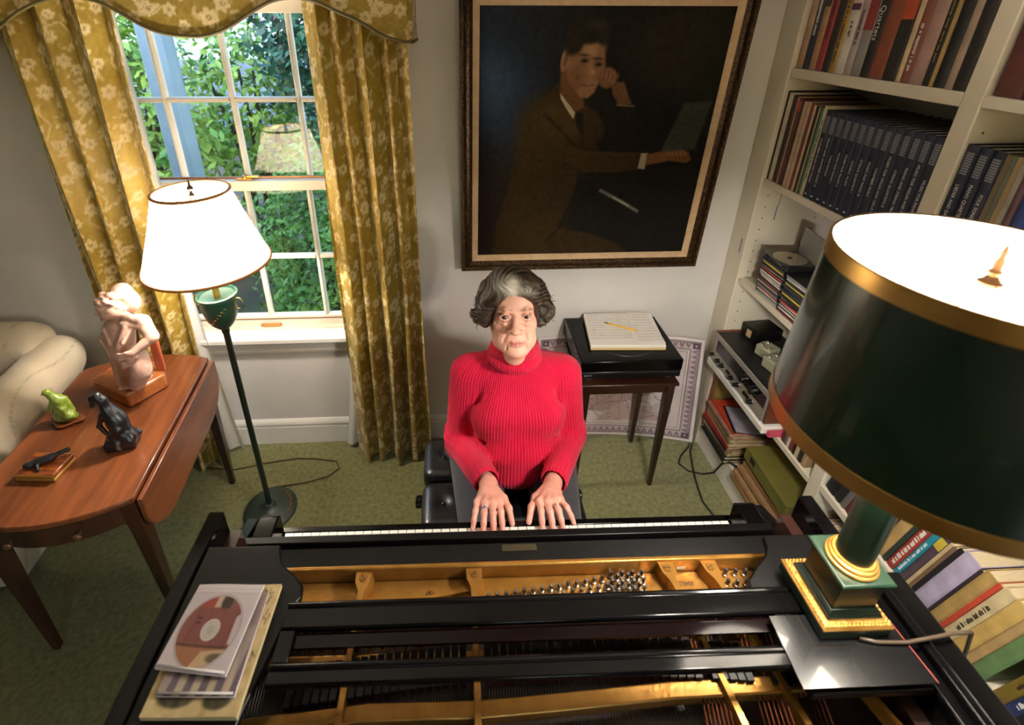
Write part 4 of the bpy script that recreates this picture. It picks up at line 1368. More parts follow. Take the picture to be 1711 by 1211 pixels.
def staves(wd, hg, seed):
    r = random.Random(seed)
    cv = Canvas(wd, hg, 'f3eee6')
    y = 6
    while y < hg - 8:
        for k in range(5):
            cv.line([(4, y + k * 1.3), (wd - 4, y + k * 1.3)], .20, '9a9694', .55, .9)
        for k in range(int(wd / 6)):
            x = r.uniform(6, wd - 6)
            yy = y + r.uniform(-.5, 5)
            cv.ell(x, yy, .8, .6, '6a6670', .5, .8)
            cv.line([(x + .7, yy), (x + .7, yy - 3.4)], .12, '6a6670', .4, .8)
        y += 10.5
    return cv
pad = thing('manuscript_paper', 'stack of white manuscript paper with staves lying on the record player', 'paper', (.742, 1.795, .722))
def quad(mx, z):
    pts = [Vector(p) for p in mx]
    def f(u, v):
        a, b, c, d = [np.array(p[:2]) for p in pts]
        P = (a * (1 - u)[:, None] + b * u[:, None]) * (1 - v)[:, None] + (d * (1 - u)[:, None] + c * u[:, None]) * v[:, None]
        return np.concatenate([P, np.full((len(u), 1), z) + .0012 * np.sin(u * 5 + v * 3)[:, None]], 1)
    return f
qd = [(.602, 1.905, 0), (.918, 1.902, 0), (.892, 1.658, 0), (.574, 1.672, 0)]
MB().prism([(p[0], p[1]) for p in qd][::-1], .7222, .735).build('yellow_pad', M('pad_yellow', 'd9c48a', .8), pad)
for i in range(6):
    dx = random.uniform(-.002, .002)
    MB().prism([(p[0] + dx, p[1] + .001 * i) for p in qd][::-1], .7352 + i * .0017, .7366 + i * .0017).build('sheet', M('white_paper', 'f2eee6', .8), pad)
q1 = [(.600, 1.908, 0), (.792, 1.910, 0), (.775, 1.690, 0), (.574, 1.692, 0)]
q2 = [(.796, 1.912, 0), (.903, 1.910, 0), (.893, 1.668, 0), (.776, 1.670, 0)]
m_sheet = MA('printed_paper', .8)
print_sheet('written_sheet', staves(110, 118, 1), quad(q1, .7482), m_sheet, pad, flip=True)
print_sheet('written_sheet', staves(70, 118, 2), quad(q2, .7478), m_sheet, pad, flip=True)
pc = thing('pencil', 'yellow wooden pencil lying on the manuscript paper', 'pencil', (.741, 1.789, .752))
A_, B_ = Vector((.669, 1.829, .7545)), Vector((.811, 1.750, .7545))
dr = (B_ - A_).normalized()
MB().tube([A_ + dr * .022, B_ - dr * .020], .0040, 6).build('shaft', M('pencil_yellow', 'e2b01c', .4, coat=.3), pc)
MB().tube([A_ + dr * .008, A_ + dr * .022], .0041, 10).build('ferrule', M('ferrule_green', '7a8a3a', .3, .6), pc, smooth=40)
MB().tube([A_, A_ + dr * .008], .0036, 10).build('eraser', M('eraser_pink', 'd9a08e', .8), pc, smooth=40)
MB().tube([B_ - dr * .020, B_ - dr * .004, B_], [.0039, .0012, .0003], 8).build('point', M('pencil_wood', 'cfa277', .7), pc, smooth=40)

# ---- old map leaning on the wall
def paint_map():
    cv = Canvas(300, 232, 'e6dcda')
    cv.rect(0, 0, 299, 231, 'ece2e0').rect(6, 6, 293, 225, '6f5a62').rect(8, 8, 291, 223, 'cdbabd')
    for side in range(2):
        for k in range(24):
            x = 10 + k * 11.6
            y0, y1 = ((9, 21) if side == 0 else (222, 210))
            cv.poly([(x, y0), (x + 11, y0), (x + 5.5, y1)], '6c565f', .8, 1)
            cv.poly([(x + 3, y0), (x + 8, y0), (x + 5.5, y0 + (y1 - y0) * .55)], 'd3c4c5', .7, 1)
    for side in range(2):
        for k in range(17):
            y = 22 + k * 11.1
            x0, x1 = ((9, 21) if side == 0 else (290, 278))
            cv.poly([(x0, y), (x0, y + 10.5), (x1, y + 5.2)], '6c565f', .8, 1)
            cv.poly([(x0, y + 3), (x0, y + 7.5), (x0 + (x1 - x0) * .55, y + 5.2)], 'd3c4c5', .7, 1)
    for x, y in ((15, 15), (285, 15), (15, 217), (285, 217)):
        cv.rect(x - 6, y - 6, x + 6, y + 6, '5f4a54').ell(x, y, 2, 2, 'd8caca')
    cv.rect(23, 23, 276, 208, '5f4a54').rect(24.5, 24.5, 274.5, 206.5, 'e6dad8').rect(28, 28, 271, 203, '8b767b', .8).rect(29.2, 29.2, 269.8, 201.8, 'dfd1ce')
    cv.noise(.02, 14)
    r = random.Random(5)
    def coast(x0, y0, n, st, ang, col, wd):
        p = [(x0, y0)]
        for _ in range(n):
            ang += r.uniform(-.8, .8)
            p.append((min(max(p[-1][0] + st * math.cos(ang), 32), 268), min(max(p[-1][1] + st * math.sin(ang), 32), 199)))
        cv.line(p, wd, col, .7, 1.2)
        return p
    cv.poly([(40, 60), (110, 48), (160, 90), (195, 80), (215, 130), (170, 150), (130, 175), (60, 160)], 'a98a86', .8, 4)
    cv.poly([(150, 150), (230, 160), (250, 190), (120, 196)], 'bb9a92', .7, 5)
    for k in range(34):
        coast(r.uniform(40, 260), r.uniform(40, 190), 9, 6, r.uniform(0, 6.28), '5d484c', .6)
    for k in range(70):
        x, y = r.uniform(40, 255), r.uniform(40, 195)
        cv.line([(x, y), (x + r.uniform(4, 12), y + r.uniform(-1, 1))], .5, '4d3a3e', .6, 1)
    for k in range(5):
        x = r.uniform(130, 230)
        cv.line([(150, 75), (x, 198)], .3, '6f5a5e', .7, 1)
    cv.ell(238, 165, 17, 17, 'd9ccc8', .8, 2).ring(238, 165, 17, .4, '6f5a5e', .8).ring(238, 165, 12, .3, '6f5a5e', .8)
    return cv
mp_ = thing('antique_map', 'mauve antique map with triangle border leaning on the wall behind the table', 'map', (.80, 1.87, 0))
def map_pts(u, v):
    x = .395 + .81 * u + .012 * v * u
    zt = .625 - .035 * (u - .45) ** 2 * 2 - .015 * u
    y = (1.922 - .030 * u ** 4) * (1 - v) + (1.905 - .085 * u ** 3) * v
    return np.stack([x, y, .004 + zt * (1 - v)], 1)
ms = print_sheet('map_sheet', paint_map(), map_pts, MA('map_print', .55, coat=.15), mp_)
sm = ms.modifiers.new('thick', 'SOLIDIFY')
sm.thickness = .003
m_mapink = M('map_ink', '4d3a40', .7)
text('ES OF', .016, m_mapink, mp_, axes((1.075, 1.9125, .535), (1, -.03, 0), (0, .02, 1)), 'map_title')
text('18', .026, m_mapink, mp_, axes((1.085, 1.9105, .508), (1, -.03, 0), (0, .02, 1)), 'map_date')

# ---- black cables
tag(MB().tube([(1.200, 1.812, .006), (1.185, 1.79, .006), (1.12, 1.735, .006), (1.090, 1.69, .006), (1.12, 1.645, .006), (1.18, 1.625, .006), (1.222, 1.610, .030), (1.232, 1.585, .12), (1.243, 1.560, .155), (1.275, 1.535, .148)], .0042, 6).build('audio_cable', M('black_rubber', '15140f', .5), smooth=180),
    'black cable curling on the carpet up to the bookcase ledge', 'cable')
tag(MB().tube([(1.212, 1.805, .014), (1.175, 1.75, .014), (1.145, 1.66, .016), (1.125, 1.57, .006), (1.110, 1.48, .006), (1.125, 1.41, .006), (1.18, 1.36, .006)], .0042, 6).build('audio_cable', M('black_rubber', '15140f', .5), smooth=180),
    'black cable running straight along the carpet toward the piano', 'cable')

# ================================================================== piano bench
bn = thing('piano_bench', 'black leather piano bench the woman sits on', 'bench', (.152, 1.245, 0))
m_lea = M('black_leather', '0c0d10', .30, spec=.6, bump=.12, bscale=180, coat=.15)
for y0, y1 in ((1.050, 1.2425), (1.2475, 1.440)):
    F = Field((-.150, y0 - .02, .40), (.455, y1 + .02, .56), .006)
    F.box((.152, (y0 + y1) / 2, .462), (.278, (y1 - y0) / 2, .045), .035, .01)
    for k in range(4):
        x = -.05 + k * .135
        F.ell((x, (y0 + y1) / 2, .512), (.018, .018, .012), .02, sub=True)
    sculpt('cushion', F, m_lea, bn, 2)
    for k in range(4):
        MB().lathe([(.007, 0), (.006, .004), (.002, .006)], 10, (-.05 + k * .135, (y0 + y1) / 2, .4985)).build('button', m_lea, bn, smooth=60)
MB().box(-.105, .408, 1.065, 1.425, .355, .4165).build('frame', m_blk, bn, bevel=.004)
for x in (-.08, .384):
    for y in (1.09, 1.40):
        MB().loft([[(x + a * r, y + b * r, z) for a, b in ((-1, -1), (1, -1), (1, 1), (-1, 1))] for r, z in ((.016, 0), (.024, .355))]).build('leg', m_blk, bn, bevel=.002)
for s, x in ((-1, -.105), (1, .408)):
    MB().lathe([(.008, 0), (.008, .022), (.020, .024), (.022, .030), (.022, .046), (.018, .050)], 20, m=Matrix.Translation((x, 1.245, .386)) @ Matrix.Rotation(s * PI / 2, 4, 'Y')).build('knob', m_blk, bn, smooth=40)
# ================================================================== built-in bookcase
XB, XK = 1.24, 1.54
m_bc = M('bookcase_paint', 'd9d1bd', .45, c2='cfc6b0', scale=4)
m_bci = M('bookcase_side', 'd3d0cc', .5, c2='c9c6c2', scale=4)
bc = thing('bookcase', 'cream painted built-in bookcase filling the right wall', 'bookcase', (1.39, 1.2, 0))
MB().box(1.232, XK, 1.82, 1.928, 0, 2.455).build('stile', m_bc, bc, bevel=.003)
MB().box(XB, XK, 1.118, 1.168, .14, 2.455).build('stile', m_bc, bc, bevel=.003)
MB().box(XB, XK, .170, .200, .14, 2.455).build('stile', m_bc, bc, bevel=.003)
MB().box(XK, XK + .018, -.45, 1.928, .0, 2.455).build('back_panel', m_bci, bc)
MB().box(1.246, XK, -.45, 1.819, 0, .138).build('base', m_trim, bc, bevel=.002)
for z in (1.84, 1.425, .974, .525):
    MB().box(XB, XK, 1.1685, 1.8195, z - (.034 if z > 1.8 else .024), z).build('shelf', m_bc, bc, bevel=.002)
for z in (1.84, 1.425, .974, .553):
    MB().box(XB, XK, .2005, 1.1175, z - .028, z).build('shelf', m_bc, bc, bevel=.002)
mb = MB()
for k in range(24):
    for x in (1.275, 1.50):
        mb.box(x - .0022, x + .0022, 1.8185, 1.8198, .60 + k * .05, .6044 + k * .05)
        mb.box(x - .0022, x + .0022, 1.1165, 1.1178, .60 + k * .05, .6044 + k * .05)
o = mb.build('pin_holes', M('hole_dark', '3a352e', .8), bc)
o['kind'] = 'stuff'
MB().box(1.33, 1.332, 1.8182, 1.8198, 1.305, 1.36).build('tape_mark', M('green_tape', '5f8a6a', .7), bc)
MB().box(1.325, 1.328, 1.8182, 1.8198, 1.245, 1.305).build('tape_mark', M('blue_tape', '3a59a8', .7), bc)
MB().box(1.2305, 1.2318, 1.845, 1.848, 1.085, 1.15).build('tape_mark', M('blue_tape', '3a59a8', .7), bc)

ORD = ['first', 'second', 'third', 'fourth', 'fifth', 'sixth', 'seventh', 'eighth', 'ninth', 'tenth', 'eleventh', 'twelfth', 'thirteenth', 'fourteenth', 'fifteenth', 'sixteenth', 'seventeenth',
       'eighteenth', 'nineteenth', 'twentieth', 'twenty-first', 'twenty-second', 'twenty-third', 'twenty-fourth', 'twenty-fifth', 'twenty-sixth', 'twenty-seventh', 'twenty-eighth', 'twenty-ninth', 'thirtieth', 'thirty-first', 'thirty-second', 'thirty-third', 'thirty-fourth', 'thirty-fifth', 'thirty-sixth']
m_page = M('book_pages', 'cdbd9c', .85, c2='b5a37f', scale=60, stretch=(1, 30, 1))
m_gold = M('gold_print', 'b09550', .4, .5)
m_white = M('white_print', 'd8d4cc', .6)
m_black = M('black_print', '17140f', .6)
BKM = {}
def cover_mat(c):
    if c not in BKM:
        BKM[c] = M('cover_' + c, c, .55, c2='%02x%02x%02x' % tuple(min(255, max(0, int(int(c[i:i + 2], 16) * .86))) for i in (0, 2, 4)), scale=18, detail=3)
    return BKM[c]
def marks(t, th, h, m, z0, z1, n=1, wd=.35, jit=0):
    """row of small indistinct letters down a spine"""
    r = random.Random(jit)
    mb = MB()
    z = z1 * h
    while z > z0 * h:
        l = r.uniform(.002, .0042)
        w_ = th * wd
        mb.box(-.0006, -.0002, -th / 2 - w_ / 2, -th / 2 + w_ / 2 * r.uniform(.3, 1), z - l, z)
        z -= l + (.0012 if r.random() > .18 else .006)
    return mb.build('spine_lettering', m, t, world=False)
def book(label, group, y, th, z, h, d, col, lean=0.0, x=None, title=None, tcol=None, block=None, rnd=True, mk=None, name='book', cat='book', tilt=0.0):
    """y = far (left) edge; the spine faces the room (-x)"""
    x = XB + .008 if x is None else x
    z += th * math.sin(abs(lean))
    t = thing(name, label, cat, (x, y, z), group=group)
    t.rotation_euler = (lean, tilt, 0)
    reg(t, Matrix.Translation((x, y, z)) @ Euler((lean, tilt, 0)).to_matrix().to_4x4())
    c = .0022 if th > .012 else .0008
    sp = [(0.0, -th), (0.0, 0.0)]
    if rnd and th > .014:
        sp = [(.003, -th), (.0008, -th * .85), (0, -th * .6), (0, -th * .4), (.0008, -th * .15), (.003, 0)]
    outl = sp + [(d, 0), (d, -c), (.005, -c), (.005, -th + c), (d, -th + c), (d, -th)]
    MB().prism([(a, b) for a, b in outl], 0.0, h).build('cover', cover_mat(col), t, world=False)
    MB().box(.0055, d - .004, -th + c + .0002, -c - .0002, .003, h - .004).build('pages', m_page, t, world=False)
    tm_ = {'g': m_gold, 'w': m_white, 'k': m_black}
    if block:
        bcol, b0, b1 = block
        MB().box(-.0005, .0012, -th * .94, -th * .06, b0 * h, b1 * h).build('spine_label', cover_mat(bcol), t, world=False)
    if title:
        s, size, zc = title
        text(s, size, tm_[tcol or 'w'], t, WM[t.name] @ axes((-.0006, -th / 2, zc * h), (0, 0, -1), (0, -1, 0)), 'spine_title')
    if mk:
        marks(t, th, h, tm_[mk[0]], mk[1], mk[2], jit=int(y * 1000), wd=mk[3] if len(mk) > 3 else .35)
    return t

def row(rows, y0, z, shelf, group, depth=.22, lean=0.0, namer='book', wide=1.0):
    y = y0
    prev = None
    for i, r in enumerate(rows):
        desc, col, th, h = r[:4]
        kw = r[4] if len(r) > 4 else {}
        lab = '%s, %s from the left %s' % (desc, ORD[i], shelf)
        ln_ = kw.pop('lean', lean)
        gap = kw.pop('gap', 0)
        dd = kw.pop('d', depth)
        y -= gap
        th = th * wide
        if prev is not None:
            c_, s_ = math.cos(abs(lean)), math.sin(abs(lean))
            y -= prev * c_ + th * s_ * s_ / c_ + .0006
        prev = th
        nm = kw.pop('nm', namer)
        book(lab, group, y, th, z, h, dd, col, lean=ln_, name=nm, cat='score' if nm == 'score' else 'book', **kw)
    return y - prev - .0006

# ---- top shelf, left bay
row([
    ('pale tan book', 'b08a6c', .028, .33, {}),
    ('navy book with worn lettering', '1b1f2c', .030, .32, {'mk': ('w', .35, .95)}),
    ('tan book with black label', 'a07c58', .026, .32, {'block': ('1c1a17', .62, .86)}),
    ('red book titled Medieval Music', '8e2f35', .028, .31, {'title': ('MEDIEVAL MUSIC', .019, .55), 'tcol': 'k'}),
    ('dark brown book', '2b1f18', .030, .32, {}),
    ('mustard yellow book', 'a8842f', .022, .31, {'mk': ('k', .1, .8)}),
    ('white book with purple dot', 'd9d3c6', .034, .31, {'block': ('5a2b4c', .60, .66), 'mk': ('k', .35, .5, .3)}),
    ('pale mauve book', 'b3a0a2', .026, .30, {'mk': ('k', .3, .62)}),
    ('grey book with red label', '8b8a85', .034, .31, {'block': ('7a2c26', .42, .70)}),
    ('black book with white script Quartets', '14130f', .028, .30, {'title': ('Quartets', .026, .5)}),
    ('rust brown book', '7a3f26', .046, .31, {}),
    ('black book with orange label', '191713', .040, .32, {'block': ('a8431f', .50, .78)}),
    ('thin cream book', 'c9b48a', .014, .31, {}),
    ('reddish brown book', '7a4438', .024, .30, {'mk': ('w', .1, .5)}),
    ('dusty pink book', 'a07f74', .036, .31, {}),
    ('black book with thin gold stripe', '15130f', .020, .31, {'mk': ('g', .2, .9, .2)}),
    ('thin tan book', 'a98c58', .008, .30, {}),
    ('plain black book', '14110f', .028, .32, {}),
    ('slim brown-grey book', '9a8470', .018, .31, {}),
    ('dark black-brown book beside the divider', '1a1512', .030, .32, {}),
], 1.816, 1.8405, "on the bookcase's top shelf", 'books on the top shelf', wide=1.14)
# ---- second shelf: thin scores then navy volumes
yy = row([
    ('black score', '171412', .012, .335), ('cream score', 'd0c0a0', .014, .33), ('off-white score', 'c9c0ae', .008, .328),
    ('dark grey score', '2c2926', .010, .325), ('maroon score', '4f2220', .016, .322), ('thin tan score', 'b59a6c', .004, .322), ('maroon score with red tag', '5a2320', .020, .318, {'block': ('a8331f', .86, .97)}),
    ('black-brown score', '251c17', .012, .312), ('tan score', 'bfa57c', .012, .312), ('pinkish score', 'a98f80', .012, .312), ('beige score', 'c2ad88', .010, .312),
    ('brown score', '5e4636', .006, .31), ('crimson score', '7a2426', .010, .31), ('cream score', 'cbb489', .010, .308), ('black score', '1a1714', .014, .306),
    ('light tan score', 'c4a878', .006, .306), ('dark brown score', '2b211a', .006, .306), ('teal green score', '3f7d6c', .010, .304), ('ivory score', 'cfc09a', .012, .312, {'mk': ('k', .15, .85, .5)}),
], 1.818, 1.4255, 'on the second shelf beside navy volumes', 'thin scores on the second shelf', depth=.24, lean=0.0, namer='score')
navy = '0d1430'
T1 = ['CHAMBER MUSIC FOR WINDS', 'PIANO AND CHAMBER MUSIC III', 'TWO PIANOS', 'MUSIC FOR PIANO I', 'MUSIC FOR PIANO II', 'CHORAL MUSIC', 'STRING QUARTETS I', 'MUSIC FOR PIANO III', 'CHAMBER MUSIC', 'MUSIC FOR VIOLIN AND CELLO II', 'STRING QUARTETS III', 'PIANO AND STRING TRIOS', 'MUSIC FOR VIOLIN AND CELLO III', 'MUSIC FOR PIANO IV']
T2 = ['LIEDER AND DANCE MUSIC', 'PIANO QUARTETS AND WIND', 'FOLK SONGS AND ARIAS']
m_lab = M('grey_spine_block', '7d7f85', .6)
def navy_vol(title, y, th, h, where):
    t = book('navy score volume lettered %s, %s' % (title.title(), where), 'navy score volumes', y, th, 1.4255, h, .25, navy, rnd=True, name='score_volume', cat='book', title=(title, .0115, .44), tcol='w')
    mb = MB()
    for k in range(9):
        mb.box(-.0008, -.0003, -th * .80, -th * .20, h * .925 - k * .0062, h * .925 - k * .0062 + .0042)
    mb.build('series_lettering', m_lab, t, world=False)
    MB().box(-.0008, -.0003, -th * .65, -th * .35, .012, .017).build('volume_number', m_white, t, world=False)
    return t
thn = (yy - 1.170) / 14 - .0008
for i, s in enumerate(T1):
    navy_vol(s, yy, thn, .302, 'left of the divider')
    yy -= thn + .0008
y2 = 1.115
for i, s in enumerate(T2):
    navy_vol(s, y2, .030, .302, 'right of the divider')
    y2 -= .031
row([('brown-olive score', '6a5a3c', .012, .30), ('grey-green score', '5f6552', .010, .30), ('tan score', '9a8358', .012, .30), ('pale grey score', 'a49c90', .012, .30), ('mauve score', '6a4a52', .016, .30), ('deep blue score', '23408a', .026, .30), ('charcoal score', '2a2825', .04, .31), ('black score', '1b1916', .05, .31)],
    y2, 1.4255, 'right of the navy volumes, past the divider', 'scores past the divider', namer='score')
row([('maroon book', '4f2019', .060, .30), ('dark red book', '44161a', .05, .29), ('brown leather book', '5a3a20', .05, .28), ('black book', '191512', .05, .30)], 1.110, 1.8405, 'on the top shelf past the divider', 'books past the divider')

# ---- third shelf: compact discs
m_case = MG('clear_case', (.80, .80, .80), 1.5, .05)
m_casek = M('black_tray', '17171a', .3, coat=.4)
cdspine = ['d8d4cc', 'c9c2b4', '22242a', 'b9342c', 'e0dccf', '34363c', '8f8a80', 'c43a36', 'd0b44a', '2a3a66', 'cfc8b8', '46484e', 'b09a70', '1a1c20', 'd9d5ca', '7a2a2a', 'd6c23a', '9aa0a6', 'e4e0d6', '303238']
me_case = MB().box(0, .125, -.141, 0, 0, .0100).mesh('case')
me_case.materials.append(m_casek)
me_sp = {}
ncd = 0
def disc_case(x, y, z, col, rz, where, k):
    t = thing('cd_case', '%s compact disc case, %s from the bottom of the %s' % ({'d8': 'white', 'c9': 'beige', '22': 'black', 'b9': 'red', 'e0': 'ivory', '34': 'charcoal', '8f': 'grey', 'c4': 'scarlet', 'd0': 'gold', '2a': 'blue', 'cf': 'cream', '46': 'slate', 'b0': 'tan', '1a': 'jet', 'd9': 'pale', '7a': 'maroon', 'd6': 'yellow', '9a': 'silver', 'e4': 'bright white', '30': 'dark'}[col[:2]], ORD[k], where),
              'cd case', (x, y, z), rz, group='compact discs on the third shelf')
    share('case', me_case, t)
    if col not in me_sp:
        me = MB().box(-.0006, .0002, -.134, -.007, .0016, .0084).mesh('spine_card')
        me.materials.append(cover_mat(col))
        me_sp[col] = me
    share('spine_card', me_sp[col], t)
for yst, n, where, x0 in ((1.715, 17, 'left disc stack', 1.252), (1.565, 15, 'middle disc stack', 1.250), (1.415, 20, 'right disc stack', 1.256)):
    for k in range(n):
        r = random.Random(k * 7 + int(yst * 100))
        disc_case(x0 + r.uniform(-.006, .006), yst + r.uniform(-.004, .004), .9745 + k * .0104, cdspine[(k * 3 + n) % 20], r.uniform(-.03, .03), where, k)
for k in range(12):
    disc_case(1.395, 1.58, .9745 + k * .0104, cdspine[(k * 5 + 2) % 20], 0.02, 'disc stack at the back', k)
# open black case with a silver disc on the left stack
oc = thing('open_cd_case', 'open black disc case with a silver disc on top of the left stack', 'cd case', (1.252, 1.72, .9745 + 17 * .0104 + .0005), rad(-8))
MB().box(0, .125, -.141, 0, 0, .004).build('tray', m_casek, oc, world=False)
MB().lathe([(.0075, .0044), (.059, .0044), (.059, .0056), (.0075, .0056)], 40, (.062, -.071, 0)).build('disc', M('disc_silver', 'c8b9a4', .22, .7), oc, smooth=40, world=False)
MB().lathe([(.0085, .0045), (.0085, .0075)], 16, (.062, -.071, 0)).build('hub', m_casek, oc, world=False)
MB().box(.127, .131, -.141, 0, 0, .112).build('raised_lid', M('lid_grey', '6b6862', .2, coat=.6), oc, world=False)
fc = thing('flat_cd_case', 'single pale disc case lying at the left end of the disc shelf', 'cd case', (1.262, 1.806, .9745), rad(4))
MB().box(0, .13, -.085, 0, 0, .008).build('case', M('pale_case', 'b7b0a4', .25, coat=.5), fc, bevel=.001, world=False)
MB().lathe([(.010, .0082), (.036, .0082), (.036, .009), (.010, .009)], 30, (.065, -.043, 0)).build('disc', M('disc_silver', 'c8b9a4'), fc, smooth=40, world=False)
# ribbed translucent racks behind the discs
m_rack = MT('ribbed_plastic', 'c3b294', .3, .5)
for x, y0, y1, z1, w_ in ((1.47, 1.815, 1.72, 1.17, 'tall'), (1.50, 1.70, 1.44, 1.33, 'wide')):
    t = thing('cd_rack', '%s beige ribbed plastic rack standing behind the disc stacks' % w_, 'rack', (x, (y0 + y1) / 2, .9745))
    MB().box(x, x + .03, y1, y0, .975, z1).build('body', m_rack, t)
    z = .985
    while z < z1 - .006:
        MB().box(x - .006, x - .0002, y1, y0, z, z + .007).build('rib', m_rack, t)
        z += .0135

# ---- fourth shelf: board with receiver
bd = MB().box(1.186, 1.50, 1.372, 1.8155, .5255, .556).build('white_board', m_trim, bevel=.003)
tag(bd, 'thick white board carrying the stereo receiver, jutting past the bookcase', 'board')
rc = thing('stereo_receiver', 'silver-faced stereo receiver with black dial and wood sides', 'receiver', (1.34, 1.60, .556))
m_alu = M('brushed_face', 'b4afa6', .38, .6)
MB().box(1.200, 1.48, 1.398, 1.802, .566, .700).build('chassis', m_blk, rc, bevel=.003)
for y in (1.386, 1.8025):
    MB().box(1.198, 1.48, y, y + .0115, .560, .706).build('side_panel', MW('walnut_side', '4a2413', '7a4426', 'x', 8, .4, .2), rc, bevel=.002)
fp = MB().box(1.192, 1.1995, 1.3985, 1.8015, .566, .700).build('face_plate', m_alu, rc, bevel=.001)
MB().box(1.1902, 1.1918, 1.405, 1.775, .622, .678).build('dial_glass', M('dial_black', '0c0c0e', .08, coat=.6), fp)
MB().box(1.200, 1.47, 1.40, 1.80, .7005, .703).build('top_grille', M('grille_black', '111113', .4), rc)
def knob(y, z, r, l, mat, nm='knob'):
    MB().lathe([(r, 0), (r, l * .8), (r * .9, l)], 20, m=Matrix.Translation((1.1915, y, z)) @ Matrix.Rotation(-PI / 2, 4, 'Y')).build(nm, mat, fp, smooth=40)
m_chr = M('chrome', 'c9c7c2', .15, 1.0)
for y, r in ((1.785, .008), (1.735, .010), (1.700, .010), (1.620, .010), (1.575, .010), (1.475, .010)):
    knob(y, .594, r, .018, m_blk)
    MB().lathe([(r + .002, 0), (r + .002, .003)], 20, m=Matrix.Translation((1.1915, y, .594)) @ Matrix.Rotation(-PI / 2, 4, 'Y')).build('knob_ring', m_chr, fp, smooth=40)
for y in (1.663, 1.650, 1.528, 1.514, 1.500):
    MB().box(1.185, 1.1915, y - .004, y + .004, .588, .600).build('push_button', m_blk, fp)
for y in (1.545, 1.475):
    knob(y, .652, .017, .022, m_blk)
    MB().lathe([(.0195, 0), (.0195, .004)], 24, m=Matrix.Translation((1.1902, y, .652)) @ Matrix.Rotation(-PI / 2, 4, 'Y')).build('knob_ring', m_chr, fp, smooth=40)
bx_ = thing('black_gadget_box', 'small black box with paper tag on top of the receiver', 'box', (1.36, 1.755, .703), rad(8))
MB().box(-.055, .075, -.045, .045, .0005, .058).build('body', m_blk, bx_, bevel=.004, world=False)
MB().box(-.060, -.0552, -.012, .012, .012, .045).build('tag', M('tan_tag', 'b9a27a', .8), bx_, world=False)
m_gb = M('sage_plastic', '8d8c74', .18, coat=.6)
for i, (x, y, rz, w_) in enumerate(((1.315, 1.625, 20, 'farther'), (1.295, 1.540, 12, 'nearer'))):
    t = thing('timer_box', '%s of two small grey-green glossy boxes on the receiver' % w_, 'box', (x, y, .703), rad(rz), group='glossy boxes on the receiver')
    MB().box(-.034, .034, -.034, .034, .0005, .050).build('body', m_gb, t, bevel=.006, seg=3, world=False)
    for a, b in ((-.017, -.017), (.017, .017), (-.017, .017)):
        MB().lathe([(.007, 0), (.006, .004), (.002, .006)], 14, (a, b, .050)).build('stud', m_chr, t, smooth=60, world=False)
# red-edged thing poking out under the board
pk = MB().box(1.205, 1.36, 1.352, 1.368, .5258, .548).build('pink_notebook', cover_mat('b8475a'))
tag(pk, 'small pink-edged notebook at the end of the white board', 'notebook')
row([('brown album', '5a3024', .020, .17), ('grey album', '6a655c', .012, .16), ('white album', 'c9c3b6', .010, .16), ('red-brown album', '7d3226', .016, .17), ('black album', '1a1714', .018, .17), ('cream album', 'bfae8c', .014, .16), ('dark album', '262220', .02, .16), ('tan album', 'a08662', .02, .17)],
    1.344, .5255, 'on the fourth shelf, right of the receiver', 'albums on the fourth shelf', lean=0.0)

# ---- bottom left bay: piles on the ledge
for i, (d_, c, th, h) in enumerate((('tall orange-red folder', 'a2452a', .016, .35), ('tall olive-tan folder', '8f7638', .018, .34))):
    book('%s standing at the left end of the bottom bay' % d_, 'folders at the left end', 1.815 - i * .018, th, .1385, h, .24, c, x=1.242, name='folder', cat='folder', rnd=False)
pile = [('brown', '8d7152', .012), ('black', '2b2823', .012), ('cream', 'c7b187', .010), ('dark green', '2c3026', .014), ('tan', 'b89a6a', .018), ('straw', 'c8a970', .014), ('black', '1f1d1a', .010), ('crimson', 'a01f2c', .014),
        ('buff', 'b99767', .020), ('sand', 'c6a878', .016), ('brown-beige', 'a88a66', .014), ('pinkish', 'c2a08a', .012), ('coral', 'c25a44', .008), ('rose-beige', 'b58a78', .012), ('bright orange-red', 'c8452a', .010)]
z = .1386
for i, (d_, c, th) in enumerate(pile):
    r = random.Random(i * 3)
    t = thing('score_pile_item', '%s score lying flat, %s from the bottom of the pile under the receiver' % (d_, ORD[i]), 'score', (1.222 + r.uniform(-.012, .014), 1.775 + r.uniform(-.006, .008), z), rad(r.uniform(-3, 3)), group='pile of scores under the receiver')
    MB().box(0, .29, -.215, 0, 0, .0012).box(0, .29, -.215, 0, th - .0014, th - .0002).box(-.0008, .0012, -.215, 0, 0, th - .0002).build('cover', cover_mat(c), t, world=False)
    MB().box(.0014, .286, -.213, -.003, .0013, th - .0016).build('pages', m_page, t, world=False)
    z += th
lf = thing('paper_sheet', 'grey-lilac sheet tucked on the orange-red score under the white board', 'paper', (1.27, 1.72, z), rad(-12))
MB().box(0, .20, -.16, 0, 0, .0015).build('sheet', cover_mat('a9a4b2'), lf, world=False)
MB().box(-.012, .20, -.165, .005, -.0001, -.0000).build('black_sleeve', cover_mat('1c1a1c'), lf, world=False)
z = .1386
